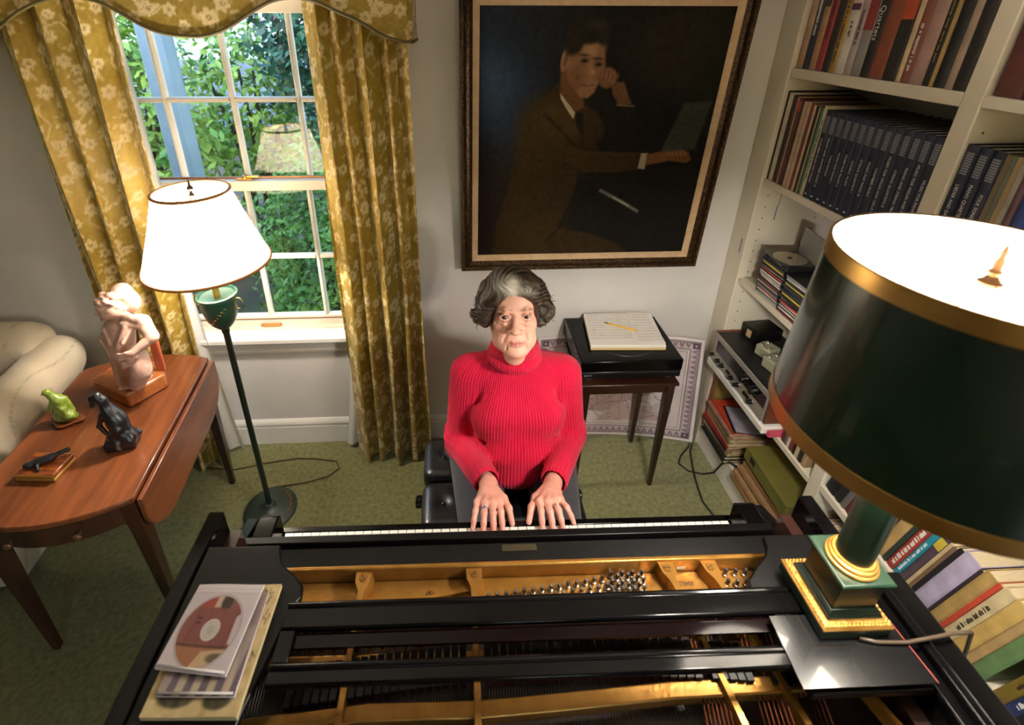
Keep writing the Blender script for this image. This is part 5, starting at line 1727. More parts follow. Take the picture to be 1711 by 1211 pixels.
for i in range(9):
    r = random.Random(50 + i)
    th = r.uniform(.012, .019)
    t = thing('paper_folder', 'worn brown paper folder, %s from the bottom of the pile under the olive box' % ORD[i], 'folder', (1.222 + .004 * i + r.uniform(-.010, .010), 1.500 + r.uniform(-.012, .004) - .002 * i, z), rad(r.uniform(-3, 3)), group='brown folders under the olive box')
    c = ('a17a50', '8f6a45', 'b58c5e', '7d5c3f', 'a88058', '96704a')[i % 6]
    MB().box(0, .27, -.30, 0, 0, .0014).box(0, .27, -.30, 0, th - .0016, th - .0003).box(-.001, .0014, -.30, 0, 0, th - .0003).build('cover', cover_mat(c), t, world=False)
    MB().box(.002, .262, -.296, -.004, .0016, th - .0018).build('pages', m_page, t, world=False)
    z += th
ob = thing('box_file', 'olive green box file lying on the pile of brown folders', 'box file', (1.235, 1.478, z + .001), rad(-2))
MB().box(0, .25, -.285, 0, 0, .062).build('body', M('olive_board', '6f6a2c', .6, c2='625d26', scale=12), ob, bevel=.0015, world=False)
MB().box(-.0006, .0004, -.075, -.040, .020, .046).build('finger_hole', M('hole_black', '0f0e0b', .8), ob, world=False)
MB().box(-.0004, .2504, -.2854, .0004, .050, .0514).build('lid_line', M('olive_dark', '4a461d', .7), ob, world=False)

# ---- right bay, low shelf: leaning books
LE = rad(10)
row([
    ('black bulky book', '131315', .040, .15), ('black book', '1b1b1d', .026, .16), ('grey book', '5c5a57', .020, .17), ('oxblood red book', '5e1519', .034, .22),
    ('dark red book', '6e1f22', .024, .24, {'d': .2}), ('deep red book', '7d2629', .022, .25), ('maroon book', '5a1a1e', .022, .25), ('brown-black book', '33231c', .016, .24),
    ('torn tan book', 'a88a58', .030, .23), ('dark green book', '2b3a30', .012, .24), ('red book with pale lettering', '8e352b', .024, .25, {'mk': ('w', .1, .85, .5)}), ('teal blue book', '1f7f92', .016, .25, {'mk': ('w', .1, .7, .4)}),
    ('plum grey book', '4a3c44', .020, .25, {'block': ('b5a33a', .75, .92)}), ('thin cream booklet', 'b59f78', .008, .24), ('thin brown booklet', '6e5640', .008, .24), ('thin black booklet', '1d1b1e', .010, .25),
    ('thick lavender book', 'a9a0b8', .040, .255), ('thin violet-black book', '2f2630', .006, .25), ('tan cloth book', 'a1854f', .028, .26), ('narrow scarlet book', 'b0402c', .010, .26), ('cream book with dark lettering', 'c0b088', .026, .265, {'mk': ('k', .2, .7, .4)}),
    ('straw cloth book', 'b89a58', .030, .265), ('worn beige book', 'a88a5c', .018, .25), ('sage green book', '5d7a4c', .030, .26), ('olive brown book', '6d5a20', .026, .27, {'gap': .020, 'mk': ('k', .3, .7, .3)}),
    ('navy book with white lettering', '1d2c54', .022, .27, {'mk': ('w', .15, .9, .45)}), ('black book', '14161c', .036, .27), ('vermilion book', 'a8321f', .036, .27, {'gap': .002}), ('dark teal book', '1e3236', .026, .27), ('blue-black book', '182024', .028, .27),
    ('dark umber book', '3a2c26', .020, .26), ('cobalt blue book', '17406e', .024, .26, {'mk': ('w', .1, .5, .4)}), ('purple book', '4a2f66', .024, .26),
], 1.112, .5535, 'on the low shelf beside the piano', 'leaning books on the low shelf', depth=.20, lean=LE)
row([(['brown', 'tan', 'mauve', 'black', 'grey', 'maroon', 'buff', 'umber'][k % 8] + ' book', ['6a4a34', 'b08a62', '8d7f96', '1d1a1a', '8a8690', '5a2226', 'a88a66', '3d2f26'][k % 8], .024, .25 + .02 * (k % 3)) for k in range(24)],
    1.112, .1385, 'on the bottom ledge behind the piano', 'books on the bottom ledge', depth=.20)
# ================================================================== grand piano
PO = (.14, .893, 0)
PR = rad(-.94)
pn = thing('grand_piano', 'black grand piano with its gilded iron plate and strings exposed', 'piano', PO, PR)
m_pb = M('piano_black', '050506', .12, spec=.20, c2='090808', scale=5)
m_pm = M('piano_satin', '080707', .36, spec=.22)
m_iron = M('gilded_iron', '94682a', .34, .65, c2='a87a38', scale=20, bump=.12, bscale=70)
L = dict(world=False)
# rim
outer = [(-.709, -.113), (-.709, -.45), (-.700, -.62), (-.655, -.78), (-.56, -.93), (-.40, -1.06), (-.18, -1.20), (.00, -1.36), (.14, -1.52), (.30, -1.63), (.46, -1.67), (.60, -1.64), (.68, -1.54), (.703, -1.40), (.703, -.113)]
def inset(pl, d):
    out = []
    n = len(pl)
    for i in range(n):
        a, b = Vector(pl[max(i - 1, 0)]), Vector(pl[min(i + 1, n - 1)])
        t = (b - a).normalized()
        out.append((pl[i][0] - t.y * d, pl[i][1] + t.x * d))
    return out
inn = inset(outer, .034)
def rimwall(o_, i_, z0, z1):
    mb = MB()
    n = len(o_)
    vs = [(x, y, z) for pl in (o_, i_) for z in (z0, z1) for x, y in pl]
    fs = []
    for k in range(n - 1):
        fs += [(k, k + 1, n + k + 1, n + k), (2 * n + k + 1, 2 * n + k, 3 * n + k, 3 * n + k + 1), (n + k, n + k + 1, 3 * n + k + 1, 3 * n + k), (k + 1, k, 2 * n + k, 2 * n + k + 1)]
    fs += [(0, n, 3 * n, 2 * n), (n - 1, 2 * n - 1 + 2 * n - n + 0, 0, 0)][:1]
    fs += [(n - 1, 3 * n - 1, 4 * n - 1, 2 * n - 1)]
    return mb.add(vs, fs)
rimwall(outer, inn, .60, .972).build('rim', m_pb, pn, bevel=.004, **L)
rimwall(inset(outer, .0345), inset(outer, .062), .62, .905).build('inner_rim', M('inner_rim_brown', '2a120b', .4, coat=.3), pn, **L)
MB().prism([(x, y) for x, y in inset(outer, .036)], .795, .806).build('soundboard', MW('spruce_dark', '23130b', '3d2414', 'y', 6, .5, .1), pn, **L)
MB().box(-.709, .703, -.30, .035, .600, .655).build('keybed', m_pb, pn, bevel=.004, **L)
MB().box(-.640, .640, .012, .030, .6555, .712).build('keyslip', m_pb, pn, bevel=.003, **L)
for s in (-1, 1):
    cx = -.003
    x0, x1 = (cx + s * .672, cx + s * .706) if s > 0 else (cx + s * .706, cx + s * .672)
    MB().prism([(-.112, .656), (.035, .656), (.035, .735), (.010, .775), (-.06, .800), (-.09, .84), (-.112, .90)], x0, x1, 'x').build('cheek', m_pb, pn, bevel=.004, **L)
    a, b = sorted((s * .615, s * .666))
    MB().prism([(-.10, .656), (.008, .656), (.008, .790), (-.004, .802), (-.10, .802)], a, b, 'x').build('key_block', m_pb, pn, bevel=.004, **L)
# keys
KW = 1.222 / 52
me_w = MB()
me_w.box(-KW / 2 + .0009, KW / 2 - .0009, -.148, 0, .700, .727)
me_w = me_w.mesh('white_key')
me_w.materials.append(M('ivory_key', 'e9e6dc', .25, coat=.3))
me_k = MB().loft([[(-.0055, -.148, .722), (.0055, -.148, .722), (.0055, -.050, .722), (-.0055, -.050, .722)], [(-.0048, -.148, .738), (.0048, -.148, .738), (.0048, -.054, .738), (-.0048, -.054, .738)]]).mesh('black_key')
me_k.materials.append(M('ebony_key', '0c0c0d', .25, coat=.3))
for i in range(52):
    x = 1.222 / 2 - KW * (i + .5)          # bass is at the pianist's left, +x here
    share('white_key', me_w, pn, (x, 0, 0))
    if i < 51 and (i % 7) in (0, 2, 3, 5, 6):
        share('black_key', me_k, pn, (x - KW / 2, 0, 0))
# fallboard and nameboard
MB().box(-.695, .690, -.113, -.0935, .735, .850).build('fallboard', m_pm, pn, bevel=.0025, **L)
MB().box(-.612, .612, -.092, -.087, .728, .732).build('nameboard_felt', M('red_felt', '6e1d22', .95), pn, **L)
nb = MB().prism([(-.172, .826), (-.116, .836), (-.116, .780), (-.172, .780)], -.700, .695, 'x').build('nameboard_cap', m_pm, pn, bevel=.002, **L)
MB().box(-.034, .050, -.137, -.1185, .8335, .8352, Matrix.Translation((0, 0, 0)) @ Matrix.Identity(4)).build('maker_plate', M('old_brass_plate', '3d3822', .5, .3), nb, **L)
MB().box(.001, .012, -.132, -.1245, .8353, .8355).build('plate_mark', M('plate_maroon', '4a2a24', .6), nb, **L)
MB().box(-.60, .60, -.2025, -.173, .80, .846).build('plate_felt', M('crimson_cloth', '3d1210', .9, c2='5e211d', scale=30), pn, **L)
# iron plate
pl = thing  # keep name short
plate = MB()
plate.box(-.612, .588, -.2135, -.203, .840, .905)
plate.box(-.612, .588, -.306, -.2137, .846, .864)
ir = plate.build('iron_plate', m_iron, pn, bevel=.003, **L)
STR = [(-.345, 0.0), (-.105, 0.0), (.322, .025), (.418, .035)]
MB().loft([[(x - .007, y, .866), (x + .007, y, .866), (x + .005, y, .895), (x - .005, y, .895)] for x, y in ((.60, -.43), (.655, -.60), (.655, -1.2))]).build('plate_strut', m_iron, pn, **L)
for x, dx in STR:
    n0 = .017
    yb = -1.15
    xe = x + dx * 4
    mb = MB()
    prof = [(-.2137, .017), (-.235, .0155), (-.252, .0070), (-.30, .0052), (-.60, .0055), (yb, .006)]
    top = [(x + (xe - x) * (-(y + .2137)) / .94, y, w_) for y, w_ in prof]
    rings = []
    for cx, y, w_ in top:
        zt = .898 if y > -.30 else .905
        rings.append([(cx - w_ - .003, y, .8645), (cx + w_ + .003, y, .8645), (cx + w_, y, zt), (cx - w_, y, zt)])
    mb.loft(rings)
    st = mb.build('plate_strut', m_iron, pn, smooth=30, **L)
    scx = x
    MB().lathe([(.0085, 0), (.0075, .0022)], 18, (scx, -.2265, .898)).build('screw', M('gilt_screw', '8a6026', .4, .7), st, smooth=40, **L)
    a = 1.1 + x * 6
    MB().box(-.0068, .0068, -.0009, .0009, .9003, .9006, Matrix.Translation((scx, -.2265, 0)) @ Matrix.Rotation(a, 4, 'Z')).build('screw_slot', M('slot_dark', '2a1a0a', .7), st, **L)
for x, y in ((-.28, -.262), (-.20, -.247)):
    MB().lathe([(.010, 0), (.008, .003)], 18, (x, y, .8642)).build('plate_screw', M('gilt_screw', '8a6026'), ir, smooth=40, **L)
    MB().box(-.007, .007, -.001, .001, .8673, .8677, Matrix.Translation((x, y, 0)) @ Matrix.Rotation(x * 20, 4, 'Z')).build('screw_slot', M('slot_dark', '2a1a0a'), ir, **L)
MB().prism([(-.335, -.270), (-.115, -.240), (-.115, -.246), (-.335, -.277)], .8642, .872).build('plate_rib', m_iron, ir, **L)
MB().box(.352, .372, -.2035 - .0105, -.2035 - .0101 + .0004, .872, .880).build('paper_label', M('paper_label', 'cfc4a8', .8), ir, **L)
text('304523', .0135, M('stamped_ink', '2b1a08', .7), ir, WM[pn.name] @ axes((.362, -.240, .8645), (-1, 0, 0), (0, -1, 0)), 'serial_number', .0002)
# tuning pins
me_pin = MB().lathe([(.0054, 0), (.0054, .007), (.0041, .0075), (.0041, .023), (.0033, .0245)], 8).mesh('tuning_pin', 40)
me_pin.materials.append(M('steel_pin', '8d8b88', .22, .95))
pins = []
for k in range(14):                      # two slanting rows across the middle field
    pins.append((-.075 + k * .0195, -.262 + k * .0024))
    pins.append((-.068 + k * .0195, -.278 + k * .0024))
    if k > 2:
        pins.append((-.060 + k * .0195, -.294 + k * .0024))
for k in range(7):
    for r in range(3):
        pins.append((.200 + k * .0118 - r * .003, -.222 - r * .017 - (k % 2) * .006))
for k in range(4):
    for r in range(3):
        pins.append((.436 + k * .0215 - r * .007, -.226 - r * .022))
for k in range(9):
    pins.append((-.52 + k * .018, -.31))
for x, y in pins:
    share('tuning_pin', me_pin, pn, (x, y, .8642), (random.uniform(-.06, .06) + .10, random.uniform(-.05, .05), 0))
# strings
def strings(name, xs, y0, y1, z, dx, r, mat):
    V, Fq = [], []
    k4 = [(-1, 0), (0, 1), (1, 0), (0, -1)]
    for i, x in enumerate(xs):
        b = len(V)
        for (yy, xx) in ((y0, x), (y1, x + dx)):
            for a, c in k4:
                V.append((xx + a * r, yy, z + c * r))
        for k in range(4):
            Fq.append((b + k, b + (k + 1) % 4, b + 4 + (k + 1) % 4, b + 4 + k))
    o = finish(name, npmesh(name, np.array(V), np.array(Fq), smooth=False), mat, pn)
    o['kind'] = 'stuff'
    return o
m_steel = M('string_steel', '77726b', .3, .9)
m_copp = M('string_copper', '5a3222', .35, .9)
strings('treble_strings', np.concatenate([np.arange(-.56, -.36, .0052), np.arange(-.33, -.12, .0052), np.arange(-.09, .31, .0052)]), -.275, -1.02, .874, .04, .0006, m_steel)
strings('bass_strings', np.concatenate([np.arange(.335, .40, .0075), np.arange(.435, .56, .0085)]), -.29, -1.35, .886, -.22, .0016, m_copp)
# agraffe rail, dampers, capo curve
MB().box(-.60, .575, -.372, -.358, .8645, .880).build('agraffe_rail', m_iron, pn, bevel=.003, **L)
me_ag = MB().lathe([(.004, 0), (.004, .008), (.0026, .012)], 8).mesh('agraffe', 40)
me_ag.materials.append(M('agraffe_brass', 'b58a3c', .25, .95))
for k in range(44):
    share('agraffe', me_ag, pn, (-.50 + k * .0235, -.352, .8805))
me_d = MB().box(-.0062, .0062, -.030, .030, 0, .012).mesh('damper')
me_d.materials.append(m_pm)
me_df = MB().box(-.0055, .0055, -.028, .028, -.010, -.0002).mesh('damper_felt')
me_df.materials.append(M('damper_felt', '6b1722', .95))
for k in range(60):
    x = -.44 + k * .0155
    if min(abs(x - s[0]) for s in STR) < .012:
        continue
    d = share('damper', me_d, pn, (x, -.415 + .03 * math.sin(k * .05), .890))
    share('damper_felt', me_df, d)
mb = MB()
cur = [(-.66, -.475), (-.50, -.452), (-.30, -.438), (-.10, -.440), (.05, -.434), (.25, -.424), (.50, -.42)]
mb.prism(cur + [(x, y - .026) for x, y in cur[::-1]], .8645, .892)
mb.build('capo_bar', m_iron, pn, bevel=.003, **L)
MB().prism([(-.20, -.75), (.10, -1.0), (.40, -1.30), (.43, -1.28), (.13, -.97), (-.17, -.72)], .8066, .868).build('bridge', MW('bridge_maple', '6b4526', '8a5c33', 'x', 6, .5, .1), pn, **L)
# music shelves (side panels) and the two rails of the folded desk
ZT = .9725
shp = [(-.672, -.198), (-.520, -.198), (-.515, -.212), (-.503, -.238), (-.470, -.262), (-.448, -.282), (-.445, -.305), (-.455, -.318), (-.490, -.475), (-.515, -.64), (-.672, -.64)]
MB().prism(shp[::-1], ZT - .016, ZT).build('music_shelf', m_pm, pn, bevel=.003, **L)
shr = [(.530, -.208), (.668, -.208), (.668, -.485), (.456, -.485), (.450, -.46), (.440, -.335), (.446, -.300), (.480, -.272), (.510, -.252), (.522, -.235)]
MB().prism(shr[::-1], ZT - .016, ZT).build('music_shelf', m_pm, pn, bevel=.003, **L)
def rail(name, x0, x1, y0, y1, z):
    MB().prism([(y0, z - .012), (y0, z - .002), (y0 - .004, z), (y0 - .008, z - .001), (y0 - .010, z - .003), (y0 - .014, z), (y1 + .003, z), (y1, z - .003), (y1, z - .012)], x0, x1, 'x').build(name, m_pb, pn, bevel=.0012, **L)
rail('desk_rail', -.462, .512, -.320, -.368, .9865)
rail('desk_rail', -.462, .640, -.418, -.452, .9865)
MB().box(-.455, .505, -.392, -.3685, .968, .9745).build('desk_panel', M('desk_dark', '0a0304', .08, spec=.18), pn, **L)
for x0, x1 in ((-.462, -.435), (.455, .485)):
    MB().box(x0, x1, -.4175, -.3685, .9755, .985).build('desk_stile', m_pb, pn, bevel=.001, **L)
MB().box(.708, .752, -.30, -1.40, .958, .986).build('lid_hinge_rail', m_pb, pn, bevel=.003, **L)
MB().box(.690, .7065, -.30, -1.40, .9725, .990).build('lid_edge', m_pb, pn, bevel=.003, **L)
# legs and pedals
for x, y in ((-.62, -.16), (.615, -.16), (.42, -1.45)):
    MB().loft([[(x + a * r, y + b * r, z) for a, b in ((-1, -1), (1, -1), (1, 1), (-1, 1))] for r, z in ((.030, .03), (.055, .45), (.065, .52), (.065, .6))]).build('leg', m_pb, pn, bevel=.006, **L)
    MB().lathe([(.026, -.012), (.026, .012)], 20, m=Matrix.Translation((x, y, .026)) @ Matrix.Rotation(PI / 2, 4, 'X')).build('caster', M('caster_brass', '9a7a40', .3, .9), pn, smooth=40, **L)
MB().box(-.09, .09, -.36, -.30, .06, .14).box(-.06, -.03, -.345, -.315, .14, .60).box(.03, .06, -.345, -.315, .14, .60).build('pedal_lyre', m_pb, pn, bevel=.004, **L)
for x in (-.05, 0, .05):
    MB().box(x - .012, x + .012, -.30, -.19, .075, .085).build('pedal', M('caster_brass', '9a7a40'), pn, bevel=.003, **L)

# ================================================================== things on the piano
ZP = ZT + WM[pn.name].translation.z
def onp(x, y):      # piano-local to world
    v = WM[pn.name] @ Vector((x, y, 0))
    return v.x, v.y
sc_ = thing('score_booklet', 'cream printed music booklet under the disc cases on the left of the piano', 'score', (-.430, .515, ZT), rad(0))
qs = [(-.512, .618, 0), (-.352, .616, 0), (-.361, .413, 0), (-.516, .420, 0)]
MB().prism([(p[0], p[1]) for p in qs], ZT + .0003, ZT + .010).build('pages', M('cream_pages', 'c9b68c', .8), sc_)
cv = Canvas(110, 140, 'bfa878')
rr = random.Random(3)
for k in range(40):
    x, y = rr.uniform(60, 108), rr.uniform(2, 80)
    cv.line([(x, y), (x + rr.uniform(-6, 6), y + rr.uniform(2, 9))], .7, '4a4030', .7, 1.5)
cv.ell(32, 122, 20, 9, '2c2a1c', .85, 4).ell(80, 124, 16, 9, '33301f', .85, 4).ell(56, 110, 30, 14, '9d7f4c', .6, 8).rect(2, 2, 107, 137, 'bfa878', 0)
cv.noise(.03, 16)
print_sheet('cover', cv, quad(qs, ZT + .0112), m_sheet, sc_, flip=True)

m_cdc = MG('jewel_case_clear', (.95, .94, .94), 1.22, .08)
def jewel(name, label, q, z0, th, cvs):
    t = thing(name, label, 'cd case', ((q[0][0] + q[2][0]) / 2, (q[0][1] + q[2][1]) / 2, z0), group='disc cases on the piano')
    MB().prism([(p[0], p[1]) for p in q], z0 + .0003, z0 + th * .4).build('tray', M('tray_lilac', 'cfc4c8', .35), t, bevel=.001)
    print_sheet('inlay', cvs, quad([Vector(p) * 1 for p in q], z0 + th * .55), m_sheet, t, flip=True)
    MB().prism([(p[0], p[1]) for p in q], z0 + th * .72, z0 + th).build('lid', m_cdc, t, bevel=.0008)
    a, b, c, d = [Vector((p[0], p[1], 0)) for p in q]
    MB().tube([d.lerp(c, .02) + Vector((0, .003, z0 + th * .9)), d.lerp(c, .98) + Vector((0, .003, z0 + th * .9))], .0018, 6).build('hinge_edge', M('case_edge', 'd9d2d0', .2, coat=.5), t, smooth=180)
    return t
c1 = Canvas(110, 112, 'b3a299')
for k in range(9):
    c1.poly([(10 + k * 11, 112), (18 + k * 11, 60), (24 + k * 11, 112)], 'd6c7a8' if k % 2 else '6d6070', .8, 3)
c1.rect(0, 0, 109, 40, '8d7b7a', .6, 10)
qj1 = [(-.487, .600, 0), (-.370, .598, 0), (-.372, .437, 0), (-.503, .444, 0)]
jewel('cd_case', 'lower disc case with pale striped inlay under the clear case on the piano', qj1, ZT + .0118, .0095, c1)
c2 = Canvas(150, 152, 'd9d0d2')
c2.rect(0, 0, 149, 16, 'e6dfe0').rect(0, 16, 149, 17, 'a89ba0', .6).rect(0, 9, 149, 10, 'a89ba0', .5)
cx, cy = 72, 84
c2.ell(cx, cy, 64, 64, 'c9c0c2', 1, 1.5).ring(cx, cy, 64, .6, 'a59aa0', .8)
c2.ell(cx, cy, 61, 61, '8f5a50', 1, 2)
mask = (np.hypot(c2.X - cx, c2.Y - cy) < 60.5)
b = Canvas(150, 152, '93605a')
b.a = c2.a.copy()
b.rect(12, 20, 60, 46, 'b04a3c', .7, 6).rect(60, 20, 76, 44, 'dccbb0', .8, 4).ell(84, 34, 12, 16, '3e3a26', .9, 6)
b.rect(30, 45, 124, 105, '87504a', .8, 3)
for k in range(4):
    b.line([(34 + k * 28, 50), (30 + k * 28, 108)], .7, '6b3a34', .7, 1.5)
b.rect(36, 62, 46, 66, '4a2a28', .8, 1).rect(36, 70, 46, 74, '4a2a28', .8, 1)
b.rect(10, 108, 140, 113, '5a3a2c', .8, 3).rect(10, 113, 140, 150, 'b07a52', .8, 4).poly([(60, 150), (76, 118), (140, 112), (140, 150)], 'd9c39a', .8, 4)
b.ell(112, 128, 20, 8, '4a4430', .7, 5).poly([(118, 60), (140, 40), (140, 110), (122, 104)], 'd5ccd0', .9, 4)
c2.a = np.where(mask[..., None], b.a, c2.a)
c2.ell(cx + 2, cy - 1, 19, 19, 'cfcac0', 1, 1.5).ell(cx + 2, cy - 1, 9, 9, 'bcb7ae', 1, 1.5).ring(cx + 2, cy - 1, 13, .5, 'a8a29a', .8)
qj2 = [(-.504, .612, 0), (-.379, .607, 0), (-.394, .461, 0), (-.519, .478, 0)]
jewel('cd_case', 'upper clear disc case showing a disc with a brick-red picture on the piano', qj2, ZT + .0216, .0100, c2)

mat_ = thing('rubber_mat', 'thin black square mat with red edge under the table lamp', 'mat', (.680, .455, ZT), PR)
qm = [(.575, .512), (.568, .403), (.800, .400), (.792, .510)]
MB().prism(qm[::-1], .9868, .9885).build('sheet', M('mat_black', '0c0c0d', .22, coat=.5), mat_)
MB().prism([(.7985, .400), (.8002, .400), (.7925, .510), (.7908, .510)], .9886, .9890).build('red_edge', M('mat_red', '7d2a20', .6), mat_)

# ---- the green table lamp
TLX, TLY, TLZ = .708, .533, .9888
tl = thing('table_lamp', 'green and gold table lamp with big dark metal drum shade on the piano', 'lamp', (TLX, TLY, TLZ), PR)
m_tg = M('lamp_green', '07160d', .30, c2='0a1d12', scale=6, coat=.15)
m_tgold = M('lamp_gold', 'a3752c', .38, .75, c2='c2924a', scale=26, bump=.1, bscale=90)
def sq(rings, name, mat, par, **k):
    return MB().loft([[(a * r, b * r, z) for a, b in ((-1, -1), (1, -1), (1, 1), (-1, 1))] for r, z in rings]).build(name, mat, par, world=False, **k)
sq([(.063, 0.0004), (.063, .020), (.062, .0215)], 'plinth', m_tg, tl, bevel=.001)
gb_ = sq([(.0635, .0216), (.0640, .026), (.0600, .031), (.0530, .0335), (.0500, .0335)], 'gold_moulding', m_tgold, tl)
rg = random.Random(8)
mb = MB()
for s in range(4):
    m4 = Matrix.Rotation(s * PI / 2, 4, 'Z')
    for k in range(17):
        x = -.056 + k * .007
        for j in range(2):
            mb.lathe([(.0030, 0), (.0022, .0012), (.0008, .0018)], 6, m=m4 @ Matrix.Translation((x + .0035 * j, -.0592 + .0042 * j, .0305 + .0012 * j)) @ Matrix.Rotation(.45, 4, 'X'))
mb.build('relief', m_tgold, gb_, world=False, smooth=60)
sq([(.0500, .0336), (.0500, .0375), (.0470, .0400), (.0470, .0430), (.0430, .0470), (.0415, .0485)], 'step', m_tg, tl, bevel=.0006)
sq([(.0395, .0486), (.0395, .1090)], 'pedestal', m_tg, tl, bevel=.001)
sq([(.0410, .1091), (.0450, .1130), (.0480, .1160), (.0480, .1215), (.0455, .1240)], 'cap', M('lamp_green_light', '102818', .32, coat=.35), tl, bevel=.0006)
ringp = [(.030, 0), (.0395, 0), (.0415, .003), (.0400, .006), (.0375, .007), (.0385, .010), (.0370, .0135), (.0340, .0150), (.0325, .018), (.0290, .0185)]
MB().lathe([(r, .1241 + z) for r, z in ringp], 48).build('gold_collar', m_tgold, tl, smooth=35, world=False)
MB().lathe([(.0285, .1427), (.0290, .28), (.0275, .395)], 40).build('column', m_tg, tl, smooth=40, world=False)
MB().lathe([(.0285, .3951), (.030, .399), (.024, .404), (.014, .407), (.014, .425), (.016, .427), (.016, .440), (.010, .442)], 28).build('socket', M('brass', 'b08a45'), tl, smooth=40, world=False)
MB().lathe([(.0175, .4115), (.024, .414), (.025, .418), (.0175, .4175)], 32).build('light_baffle', M('brass', 'b08a45'), tl, smooth=40, world=False)  # unseen disc, added to keep the bulb's direct light off the base
MB().lathe([(.010, .4425), (.016, .450), (.024, .462), (.026, .472), (.022, .486), (.007, .496)], 20).build('bulb', ME('bulb_glow', (1, .86, .68), 3.0), tl, smooth=180, world=False)
SB, ST, RB, RT = .432, .722, .198, .183
def shade_wall(r0, r1, th, z0, z1):
    return MB().lathe([(r0, z0), (r1, z1)], 96, cap=False)
shade_wall(RB, RT, 0, SB, ST).build('shade', M('shade_green', '0c1e14', .24, spec=.5, c2='0f2418', scale=4, coat=.3), tl, smooth=60, world=False)
shade_wall(RB - .0022, RT - .0022, 0, SB, ST).build('shade_lining', M('shade_white', 'f2efe8', .7), tl, smooth=60, world=False)
m_band = M('shade_gold_band', '8f6a2c', .34, .75, c2='a98448', scale=9, detail=6)
def rz_(z):
    return RB + (RT - RB) * (z - SB) / (ST - SB)
MB().lathe([(rz_(SB) - .003, SB - .002), (rz_(SB) + .0014, SB - .002), (rz_(SB) + .0016, SB + .002), (rz_(SB + .024) + .0013, SB + .024), (rz_(SB + .024) - .0002, SB + .0245)], 96, cap=False).build('shade_band', m_band, tl, smooth=40, world=False)
MB().lathe([(rz_(ST - .024) - .0002, ST - .0245), (rz_(ST - .024) + .0013, ST - .024), (rz_(ST) + .0016, ST - .001), (rz_(ST) + .0010, ST + .002), (rz_(ST) - .003, ST + .002)], 96, cap=False).build('shade_band', m_band, tl, smooth=40, world=False)
mb = MB()
for k in range(3):
    a = 2 * PI * k / 3 + 2.35
    mb.tube([(0, 0, ST - .030), (RT * .5 * math.cos(a), RT * .5 * math.sin(a), ST - .026), ((RT - .003) * math.cos(a), (RT - .003) * math.sin(a), ST - .004)], .0013, 5)
mb.build('spider', M('brass', 'b08a45'), tl, world=False, smooth=180)
mb = MB()
for s in (-1, 1):
    mb.tube([(s * .016, 0, .43), (s * .050, 0, .47), (s * .052, 0, .56), (s * .03, 0, .66), (0, 0, ST - .031)], .0016, 6)
mb.build('harp', M('brass', 'b08a45'), tl, world=False, smooth=180)
MB().lathe([(.013, ST - .031), (.014, ST - .026), (.009, ST - .022), (.006, ST - .016), (.008, ST - .011), (.005, ST - .006), (.0055, ST + .004), (.003, ST + .010), (.0035, ST + .018), (.001, ST + .028)], 18).build('finial', M('finial_bronze', '6b4a2c', .35, .8), tl, smooth=40, world=False)
light('table_lamp_light', (TLX, TLY, TLZ + .466), 31.0, (1.0, .92, .83), .05, tl)
MB().tube([(.712, .467, .9945), (.740, .460, .9935), (.79, .457, .9935), (.83, .458, 1.000), (.880, .462, 1.004), (.93, .47, .985), (1.02, .50, .80), (1.12, .55, .40), (1.16, .60, .012)], .0032, 6).build('cord', M('clear_cord', '3f3226', .4), tl, smooth=180)
# ================================================================== the pianist
pw = thing('person', 'seated woman in ribbed red turtleneck and grey trousers playing the piano', 'person', (.20, 1.25, 0))
TH = rad(17)
HO = np.array([.1790, 1.275, 1.187])
HR = np.array([1.0, 0, 0])
HF = np.array([-.02, -math.cos(TH), math.sin(TH)])
HU = np.array([0, math.sin(TH), math.cos(TH)])
def hd(a, b, c):
    return HO + HR * a + HF * b + HU * c
HEUL = (-TH, 0, 0)   # head-local ellipsoids keep their own axes (x, back, up)
def he(F, p, r, k=.01, sub=False):
    # r given as (side, forward, up)
    F.ell(hd(*p), (r[0], r[1], r[2]), k, R=HEUL, sub=sub)
def hc(F, pts, rs, k=.006, sub=False):
    P = [hd(*p) for p in pts]
    if not isinstance(rs, (list, tuple)):
        rs = [rs] * len(P)
    F.chain(P, rs, k, sub)

F = Field((-.065, .855, .60), (.465, 1.41, 1.335), .0024)
